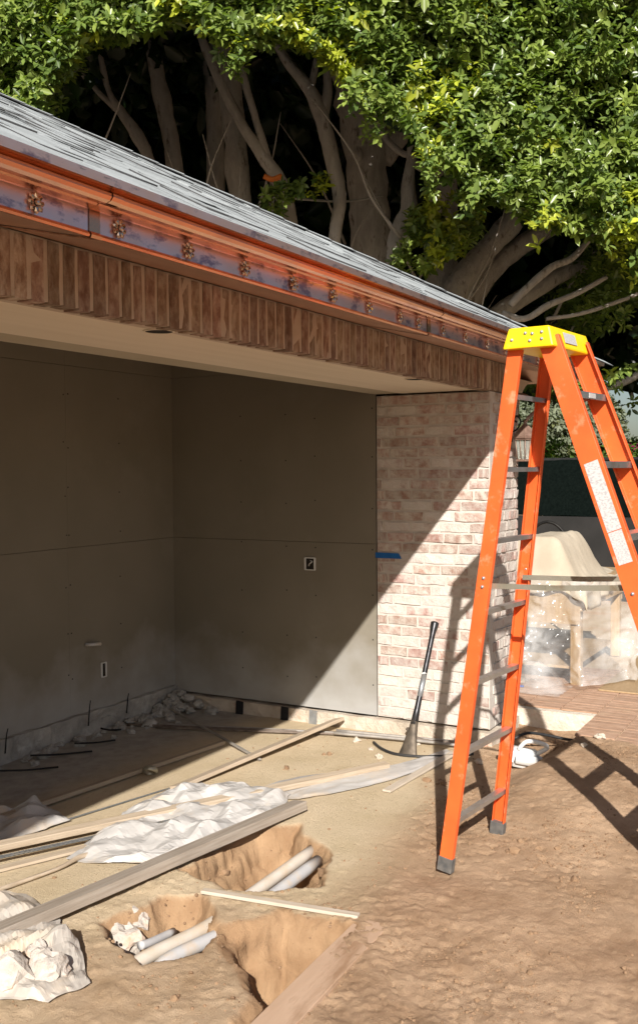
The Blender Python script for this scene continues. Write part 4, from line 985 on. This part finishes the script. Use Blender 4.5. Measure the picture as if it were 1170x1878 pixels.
stick('scrap', (1.16, .22, PZ + .006), (1.18, .16, PZ + .006), .04, .01, 'blue', 'small blue scrap beside the clear bundle', 'scrap', seed=35)
# black hoop and grey cloth behind the table
tag(tube_obj('black_hoop', [(3.35, .36, PZ, .014)] + [(3.35, .62 - .26 * cos(t), .62 + .50 * sin(t), .014) for t in np.linspace(0, pi, 11)] + [(3.35, .88, PZ, .014)], 'iron', n=8), 'black curved metal hoop standing behind the covered machine', 'hoop')
# ------------------------------------------------------------------ boundary and planting behind
lw = rough_box('low_wall', (6.4, -9, -.2), (6.58, 9, 1.02), .4, .004, 'lowwall', 2); tag(lw, 'low dark grey rendered wall behind the patio', 'wall')
FE = empty('mesh_fence', 'dark green screened fence standing on the low grey wall', 'fence', (6.5, 0, 1.02))
def fch(o): o.parent = FE; o.location = Vector(o.location) - FE.location; return o
U, V = np.meshgrid(np.linspace(-9, 9, 180), np.linspace(1.022, 1.72, 10))
me, _ = grid_mesh('screen', 6.49 + .03 * fbm(U * 1.5, V * 2, 4), U, V + .012 * vn(U * 6, V * 0, 3)); me.materials.append(MAT['fence']); fch(link(bpy.data.objects.new('screen', me)))
for y_ in np.arange(-8.6, 9, 1.55): fch(box('post', (6.54, y_, 1.38), (.05, .05, .72), 'fence_post'))
fch(box('top_rail', (6.54, 0, 1.735), (.045, 18, .04), 'fence_post'))

# leaves: numpy builder -------------------------------------------------
def leaf_mesh(name, P, A, N, L, W, C, material):
    """P base, A axis, N normal (n,3); L, W lengths; C colours"""
    A = A / np.linalg.norm(A, axis=1, keepdims=True); S = np.cross(N, A); S /= np.linalg.norm(S, axis=1, keepdims=True) + 1e-9; N2 = np.cross(A, S)
    n = len(P); L = L[:, None]; W = W[:, None]
    V = np.stack([P, P + A * L * .26 + S * W * .42 + N2 * W * .13, P + A * L * .66 + S * W * .44 + N2 * W * .10, P + A * L - N2 * L * .12, P + A * L * .66 - S * W * .44 + N2 * W * .10, P + A * L * .26 - S * W * .42 + N2 * W * .13], 1).reshape(-1, 3)
    k = np.arange(n)[:, None] * 6; F = np.concatenate([k + [[0, 1, 2, 3]], k + [[0, 3, 4, 5]]], 1).reshape(-1)
    me = bpy.data.meshes.new(name); me.vertices.add(len(V)); me.vertices.foreach_set('co', V.astype(np.float32).ravel())
    me.loops.add(len(F)); me.loops.foreach_set('vertex_index', F.astype(np.int32)); me.polygons.add(n * 2); me.polygons.foreach_set('loop_start', np.arange(0, n * 8, 4, dtype=np.int32))
    me.update(calc_edges=True); at = me.attributes.new('col', 'FLOAT_COLOR', 'POINT')
    c4 = np.concatenate([np.repeat(C, 6, 0), np.ones((n * 6, 1))], 1).astype(np.float32); at.data.foreach_set('color', c4.ravel()); me.materials.append(MAT[material]); return me
def unit(v): return v / (np.linalg.norm(v, axis=1, keepdims=True) + 1e-9)
def shoots(P, out, per=6, L=.098, spread=.9, bright=.09, dark=(.085, .140, .036), mid=(.24, .31, .066), new=(.42, .47, .05)):
    """each shoot: a whorl of leaves round a twig pointing along `out`"""
    n = len(P); D_ = unit(out + RNG.normal(0, .45, (n, 3))); r = RNG.random(n); nb = r < bright * 4 * sstep(.02, .16, fbm(P[:, 2] * 1.9 + P[:, 0], P[:, 1] * 1.9 - P[:, 0] * .7, 87)); sz = RNG.uniform(.62, 1.32, n)
    col = np.array(dark) + (np.array(mid) - np.array(dark)) * RNG.random((n, 1)); col[nb] = np.array(new) * RNG.uniform(.6, 1.15, (nb.sum(), 1))
    PP, AA, NN, LL, WW, CC = [], [], [], [], [], []
    t = unit(np.cross(D_, RNG.normal(0, 1, (n, 3)))); b = np.cross(D_, t)
    for k in range(per):
        a = k * 2.4 + RNG.uniform(0, 1, n); rad = t * np.cos(a)[:, None] + b * np.sin(a)[:, None]
        f = k / per; ax_ = unit(D_ * (.25 + .5 * f) + rad * spread + np.array([0, 0, -.25])); nn = unit(D_ + rad * .1 + np.array([0, 0, .35]) + RNG.normal(0, .25, (n, 3)))
        PP.append(P + D_ * (L * .9 * f) + rad * .004); AA.append(ax_); NN.append(nn); l = L * sz * RNG.uniform(.75, 1.15, n); LL.append(l); WW.append(l * RNG.uniform(.42, .54, n)); CC.append(col * RNG.uniform(.8, 1.2, (n, 1)))
    return [np.concatenate(q) for q in (PP, AA, NN, LL, WW, CC)]
F2 = np.array([0.87259859, 0.48843803, 0.0]); R2 = np.array([0.48843803, -0.87259859, 0.0]); C0 = np.array([CAM.x, CAM.y, 0.0])
def W3(lat, dep, z):
    """world point: metres to the right of, ahead of and above the spot where the photographer stands"""
    lat = np.asarray(lat, float)[..., None]; dep = np.asarray(dep, float)[..., None]; z = np.asarray(z, float)[..., None]
    return C0 + R2 * lat + F2 * dep + np.array([0, 0, 1.0]) * z

# underside profile of the clipped ficus canopy: (lat, z) at 10 m
UND = np.array([(-7, 4.9), (-4.2, 4.9), (-3.25, 5.05), (-2.75, 5.15), (-2.45, 5.72), (-1.95, 5.92), (-1.3, 6.05), (-1.0, 5.95), (-.55, 5.82), (-.25, 5.80), (.3, 5.55), (.75, 5.28), (.97, 4.98), (1.4, 4.6),
                (1.9, 4.35), (2.3, 4.10), (2.85, 4.0), (3.4, 4.05), (4.5, 3.9), (7, 3.8)])
def und(lat): return np.interp(lat, UND[:, 0], UND[:, 1]) + .22 * fbm(lat * 3.1, lat * 0 + 3, 5) + .14 * fbm(lat * 9, lat * 0, 6)
def front_dep(lat, z): return 10.0 + .9 * fbm(lat * .9, z * .9, 71, 3) + .65 * fbm(lat * 2.9, z * 2.9, 72, 3) - .03 * (z - 5)

TREES = [  # name label, trunk lat, crown lat range
    ('grey trunked ficus behind the roof, left of the twin stemmed one', -1.95, (-7, -1.62)),
    ('ficus with shaded straight trunk between its grey neighbours', -1.36, (-1.62, -1.2)),
    ('ficus with a long slanting limb tied by an orange strap', -1.02, (-1.2, -.45)),
    ('slender ficus stem with a forked top and wire across it', .20, (-.45, .40)),
    ('thickest grey ficus trunk with a dark knot hole', .70, (.40, .88)),
    ('short twisted ficus stem rising over the roof edge', 1.05, (.88, 1.35)),
    ('spreading ficus with two heavy limbs leaning out over the ladder', 1.85, (1.35, 7)),
]
TD = 13.4
def px(x, y, r, dep=TD): return tuple(W3((x - 585) / 1817.5 * dep, dep, 1.63 + (861 - y) / 1817.5 * dep)) + (r / 1817.5 * dep,)
LIMBS = {
 0: [('trunk', TD + .9, [(352, 700, 17), (340, 420, 16), (325, 280, 15), (312, 210, 15), (298, 140, 14), (285, 60, 12), (270, -70, 10)]),
     ('branch', TD + .5, [(330, 470, 10), (290, 320, 10), (262, 255, 12), (238, 220, 9), (215, 185, 6), (203, 140, 5), (195, 90, 4), (190, 20, 3)]), ('branch', TD + .5, [(238, 222, 6), (190, 175, 4.5), (150, 130, 4), (110, 90, 4)])],
 1: [('trunk', TD + 1.4, [(404, 700, 19), (400, 400, 17), (403, 250, 16), (398, 150, 15), (390, 40, 14), (382, -80, 12)])],
 2: [('trunk', TD, [(452, 720, 24), (448, 400, 22), (440, 300, 21), (433, 200, 21), (424, 110, 23), (415, 20, 20), (402, -90, 17)]),
     ('branch', TD - .9, [(552, 560, 16), (538, 430, 15), (520, 345, 15), (492, 300, 12), (452, 240, 10), (417, 172, 9), (388, 105, 8), (370, 50, 7), (350, -20, 6)]),
     ('branch', TD - .9, [(500, 312, 8), (478, 235, 7), (458, 165, 7), (438, 95, 6)])],
 3: [('trunk', TD - .9, [(612, 640, 13), (617, 450, 11), (626, 365, 12), (607, 275, 14), (592, 215, 14), (572, 175, 12), (538, 132, 9), (505, 80, 7), (480, 10, 6)]),
     ('branch', TD - .9, [(596, 235, 9), (606, 180, 8), (603, 130, 7), (595, 60, 6)]), ('branch', TD - .9, [(575, 178, 7), (583, 140, 6), (590, 100, 5)])],
 4: [('trunk', TD + .3, [(690, 760, 44), (684, 520, 39), (680, 400, 36), (674, 300, 37), (668, 220, 43), (660, 120, 46), (650, 20, 40), (642, -90, 34)]),
     ('branch', TD + .4, [(700, 300, 24), (735, 250, 24), (790, 205, 22), (850, 150, 20)]), ('branch', TD - .6, [(765, 292, 6), (742, 292, 6), (712, 265, 6), (698, 225, 6), (684, 180, 5)])],
 5: [('trunk', TD - 1.0, [(720, 640, 14), (722, 500, 13), (724, 455, 13), (738, 418, 17), (752, 392, 16), (751, 345, 12), (757, 290, 9), (758, 220, 7)]),
     ('branch', TD - 1.0, [(726, 445, 9), (752, 436, 9), (775, 420, 8), (792, 385, 7), (802, 355, 6)]), ('branch', TD - .8, [(757, 300, 8), (775, 318, 8), (805, 322, 7), (826, 300, 7), (836, 255, 7), (840, 200, 6)])],
 6: [('trunk', TD + .4, [(835, 800, 40), (828, 620, 38), (815, 540, 34), (806, 460, 27), (815, 370, 23), (830, 260, 21)]),
     ('branch', TD - .2, [(832, 548, 24), (872, 486, 22), (922, 432, 21), (975, 372, 19), (1030, 310, 19), (1090, 220, 17)]),
     ('branch', TD + .2, [(850, 575, 22), (905, 500, 19), (975, 444, 17), (1045, 405, 17), (1120, 340, 15)]), ('branch', TD, [(880, 600, 14), (945, 560, 16), (1040, 505, 14), (1150, 470, 12)]),
     ('branch', TD - 1.6, [(935, 565, 6), (965, 535, 7), (1010, 497, 7), (1048, 480, 6), (1085, 440, 5)]), ('branch', TD - 1.6, [(920, 580, 7), (960, 590, 6), (1005, 565, 6), (1055, 545, 5), (1110, 515, 4)]),
     ('branch', TD - 1.4, [(1000, 590, 4), (1060, 582, 4), (1130, 560, 4), (1180, 540, 3)]), ('branch', TD - .5, [(1010, 690, 6), (1080, 715, 7), (1135, 708, 7), (1210, 670, 6)])],
}
n_front = 18000
lat = RNG.uniform(-5.2, 5.0, n_front); zb = und(lat); zt = 8.4; z = zb + (zt - zb) * RNG.random(n_front) ** 1.15
dp = front_dep(lat, z) + .75 * RNG.random(n_front) ** 1.6
keep_ = fbm(lat * 4.1, z * 4.1, 73, 3) > -.13 - .2 * RNG.random(n_front); lat, zb, z, dp = lat[keep_], zb[keep_], z[keep_], dp[keep_]; n_front = len(lat)
curl = sstep(.7, 0, z - zb); dp = dp + .45 * curl * RNG.random(n_front)
z = 1.63 + (z - 1.63) * dp / 10; PF = W3(lat, dp, z); outv = -F2 * .75 + np.array([0, 0, .45]) + 0 * PF
# hanging tufts below the hem
nh = 900; lat_h = RNG.uniform(-3.4, 4.6, nh); tuft = sstep(.05, .2, fbm(lat_h * 2.6, lat_h * 0, 91)); zh_ = und(lat_h) - .45 * RNG.random(nh) * tuft; zh_ = 1.63 + (zh_ - 1.63) * 1.03; PH = W3(lat_h, front_dep(lat_h, zh_) + .5 * RNG.random(nh), zh_)
def region(n, poly, d0, d1, seed, thr):
    xs_ = [p[0] for p in poly]; ys_ = [p[1] for p in poly]; X = RNG.uniform(min(xs_), max(xs_), n * 3); Y = RNG.uniform(min(ys_), max(ys_), n * 3); d = RNG.uniform(d0, d1, n * 3)
    k = (poly_sd(X, Y, poly) > 0) & (fbm(X * 1.9, Y * 1.9, seed) > thr * (.6 + .8 * RNG.random(n * 3))); X, Y, d = X[k][:n], Y[k][:n], d[k][:n]
    return W3(X, d, Y), X
P1, l1 = region(330, [(.72, 4.05), (1.1, 3.9), (1.9, 4.3), (1.9, 4.9), (1.2, 4.75), (.75, 4.35)], 11.6, 12.4, 301, -.05)
P2, l2 = region(2600, [(3.3, 3.9), (3.45, 3.0), (2.75, 2.75), (3.0, 2.55), (3.6, 2.4), (6.5, 2.4), (6.5, 5.2), (3.2, 4.7)], 11.9, 14.6, 302, .0)
P3, l3 = region(90, [(-.80, 4.45), (-.35, 4.75), (.12, 4.95), (.15, 5.1), (-.5, 4.95), (-.80, 4.75)], 11.8, 12.2, 303, -.3)
P4, l4 = region(260, [(.9, 2.8), (1.5, 2.6), (2.5, 2.5), (2.2, 3.2), (1.2, 3.3)], 12.4, 13.4, 304, -.02)
groups = [(PF, lat, dict(per=6, bright=.13)), (PH, lat_h, dict(per=6, bright=.22)), (P1, l1, dict(per=7, bright=.25)), (P2, l2, dict(per=6, bright=.04)), (P3, l3, dict(per=7, bright=.2)), (P4, l4, dict(per=6, bright=.05))]
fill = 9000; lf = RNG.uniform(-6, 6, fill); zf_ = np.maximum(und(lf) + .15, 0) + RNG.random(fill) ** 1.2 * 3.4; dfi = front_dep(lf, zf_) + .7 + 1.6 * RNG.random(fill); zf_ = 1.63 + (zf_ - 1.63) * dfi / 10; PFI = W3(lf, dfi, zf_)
for ti, (lab, tl, (l0, l1_)) in enumerate(TREES):
    base = W3(tl, TD, -.05); T = empty('ficus_tree', lab, 'tree', tuple(base), 'ficus row behind the pavilion')
    for li, (nm, dep, pts) in enumerate(LIMBS[ti]):
        pp = [px(*q, dep=dep) for q in pts]
        if nm == 'trunk': pp = [(pp[0][0], pp[0][1], -.15, pp[0][3] * 1.25)] + pp
        o = tube_obj(nm, pp, 'bark', n=12 if nm == 'trunk' else 8, wob=.28, seed=ti * 9 + li); o.parent = T; o.location = -T.location
    for k in range(3 if ti < 6 else 8):                       # thin shaded twigs reaching up to the canopy
        x_ = random.uniform(max(l0, -3.0), min(l1_, 4.2)); d_ = TD + random.uniform(-1.8, 1.2); z_ = random.uniform(3.4, 4.8) - (.9 if ti == 6 else 0); dx = random.choice((-1, 1)) * random.uniform(.35, 1.1)
        pts_ = [tuple(W3(x_ + dx * t + .08 * random.uniform(-1, 1), d_ - .5 * t, z_ + 1.5 * t)) + (.022 * (1 - .75 * t),) for t in (0, .3, .6, 1.0)]
        o = tube_obj('twig', pts_, 'bark', n=6, wob=.2, seed=k); o.parent = T; o.location = -T.location
    if ti == 4:
        c = Vector(px(660, 292, 0, TD + .0)[:3]); bm = bmesh.new(); bmesh.ops.create_uvsphere(bm, u_segments=12, v_segments=8, radius=.085, matrix=Matrix.Translation(c) @ Matrix.Diagonal((.75, .75, 1.15, 1)))
        o = obj('knot', bm, 'bark', smooth=True); o.parent = T; o.location = -T.location
    parts = []
    for gi, (P_, L_, kw) in enumerate(groups):
        k = (L_ >= l0) & (L_ < l1_)
        if k.sum(): parts.append(shoots(P_[k], np.tile(-F2 * .75 + np.array([0, 0, .45]), (k.sum(), 1)), **kw))
    k = (lf >= l0) & (lf < l1_); n_ = k.sum()
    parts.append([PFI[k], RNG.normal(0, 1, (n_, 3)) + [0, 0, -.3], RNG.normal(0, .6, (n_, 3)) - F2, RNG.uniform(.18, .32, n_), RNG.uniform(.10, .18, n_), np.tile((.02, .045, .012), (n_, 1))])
    cat_ = [np.concatenate(q) for q in zip(*parts)]
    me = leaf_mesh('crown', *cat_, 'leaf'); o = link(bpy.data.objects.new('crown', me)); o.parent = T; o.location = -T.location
# deep foliage behind and above the row: one dark mass
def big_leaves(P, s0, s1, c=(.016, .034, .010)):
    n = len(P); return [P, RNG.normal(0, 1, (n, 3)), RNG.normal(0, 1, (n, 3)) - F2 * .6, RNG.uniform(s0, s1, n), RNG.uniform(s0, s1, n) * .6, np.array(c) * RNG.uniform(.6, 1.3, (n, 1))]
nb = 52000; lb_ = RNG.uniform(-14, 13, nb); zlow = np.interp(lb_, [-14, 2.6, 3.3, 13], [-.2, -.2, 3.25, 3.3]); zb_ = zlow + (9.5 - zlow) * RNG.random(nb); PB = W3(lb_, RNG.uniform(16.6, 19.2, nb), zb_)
nt_ = 26000; lt_ = RNG.uniform(-12, 12, nt_); PT = W3(lt_, RNG.uniform(10.6, 18, nt_), RNG.uniform(7.2, 9.6, nt_))
ns_ = 5000; PSd = W3(RNG.uniform(-9.5, -6, ns_), RNG.uniform(10.5, 18, ns_), RNG.uniform(0, 9, ns_))
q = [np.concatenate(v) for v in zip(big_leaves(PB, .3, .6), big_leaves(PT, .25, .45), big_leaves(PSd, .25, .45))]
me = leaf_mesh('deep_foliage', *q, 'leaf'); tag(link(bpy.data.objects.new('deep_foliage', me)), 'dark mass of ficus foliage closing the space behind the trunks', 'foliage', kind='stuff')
# strap and wire on the stems
tag(tube_obj('strap', [px(490, 330, 5, TD - 1.12), px(505, 336, 5, TD - 1.12), px(522, 330, 5, TD - 1.10)], 'strap', n=6), 'orange strap tied round the slanting ficus limb', 'strap')
tag(tube_obj('support_wire', [px(500, 360, 2.4, TD - 1.15), px(505, 385, 2.4, TD - 1.15), px(512, 366, 2.4, TD - 1.15), px(560, 372, 2.2, TD - 1.1), px(640, 376, 2.2, TD - .3), px(705, 366, 2.2, TD - .1)], 'wire', n=6), 'grey wire strung between the ficus stems', 'wire')

# hedge: far tall end mirrored in gutter, low near end added to block sky
nh_ = 16000; XH = RNG.uniform(-2, 34, nh_); ZH = RNG.random(nh_) * np.where(XH < 13, 3.0, 7.5); PHG = np.stack([XH, -9.5 + RNG.uniform(-.7, .7, nh_) + .5 * fbm(XH, ZH, 5), ZH], -1)
me = leaf_mesh('hedge_sky_block', *big_leaves(PHG, .2, .4, (.03, .06, .02)), 'leaf'); tag(link(bpy.data.objects.new('hedge_sky_block', me)), 'clipped hedge opposite the pavilion, tall far end, low near end added to block sky', 'hedge', kind='stuff')
# shrubs beyond the fence
def shrub(name, c, rx, ry, rz, n, kw, label, cat, per=6, flower=None):
    u = unit(RNG.normal(0, 1, (n, 3))); r = RNG.uniform(.72, 1.0, (n, 1)) * (1 + .35 * fbm(u[:, 0] * 2.2 + c[0], u[:, 2] * 2.2 + c[1], 17))[:, None]
    P = np.array(c) + u * r * np.array([rx, ry, rz]); P = P[P[:, 2] > .1]; out = unit(P - np.array(c) + np.array([0, 0, .2]))
    T = empty(name, label, cat, (c[0], c[1], 0.0)); cols = shoots(P, out, per=per, **kw); me = leaf_mesh('crown', *cols, 'leaf_far'); o = link(bpy.data.objects.new('crown', me)); o.parent = T; o.location = -T.location
    if flower is not None:
        k = RNG.random(len(P)) < flower; cf = shoots(P[k] + out[k] * .04, out[k], per=5, L=.07, bright=0, dark=(.30, .02, .10), mid=(.45, .05, .20)); me = leaf_mesh('blossom', *cf, 'leaf_far'); o = link(bpy.data.objects.new('blossom', me)); o.parent = T; o.location = -T.location
    o = tube_obj('stem', [(c[0], c[1], -.12, .06), (c[0] + .05, c[1], c[2] * .5, .05), (c[0], c[1] + .05, c[2], .03)], 'bark', n=7, wob=.2); o.parent = T; o.location = -T.location
    return T
yel = dict(L=.09, bright=.35, dark=(.05, .10, .02), mid=(.12, .20, .03), new=(.32, .38, .04))
shrub('bush', (7.6, 2.3, 1.15), .8, 1.0, .95, 1500, yel, 'yellow green bush above the fence behind the lantern', 'bush', flower=.04)
shrub('bush', (7.9, .9, 1.1), .9, 1.0, .92, 1500, yel, 'green bush with pink blossom between the ladder rails', 'bush', flower=.14)
shrub('bush', (7.8, -.5, 1.15), .9, 1.0, .98, 1300, dict(L=.09, bright=.1, dark=(.04, .08, .02), mid=(.08, .14, .03)), 'darker green bush above the fence at the open side', 'bush', flower=.05)
def far_tree(c, rx, rz, n, label, col):  # leaf colours paled to paint in distance haze
    T = shrub('hazed_tree', c, rx, rx, rz, n, dict(L=.34, bright=.1, dark=col, mid=tuple(v * 1.5 for v in col), new=(.2, .22, .10)), label, 'tree'); return T
def wp(lat, dep, z): return tuple(W3(lat, dep, z))
far_tree(wp(13.6, 62, 3.4), 3.4, 3.4, 4200, 'grey green tree with painted-in haze rising beyond the bushes behind the lantern', (.13, .15, .10))
far_tree(wp(17.6, 66, 3.9), 2.6, 2.9, 2600, 'grey green tree with painted-in haze and open crown beside the blue sky', (.13, .15, .11))
far_tree(wp(9.0, 70, 4.0), 5.0, 4.2, 5200, 'broad tree with painted-in haze far beyond the fence behind the pier', (.12, .14, .10))
far_tree(wp(23.0, 70, 1.6), 5.0, 2.0, 3600, 'low tree with painted-in haze far beyond the fence at the open side', (.12, .14, .10))
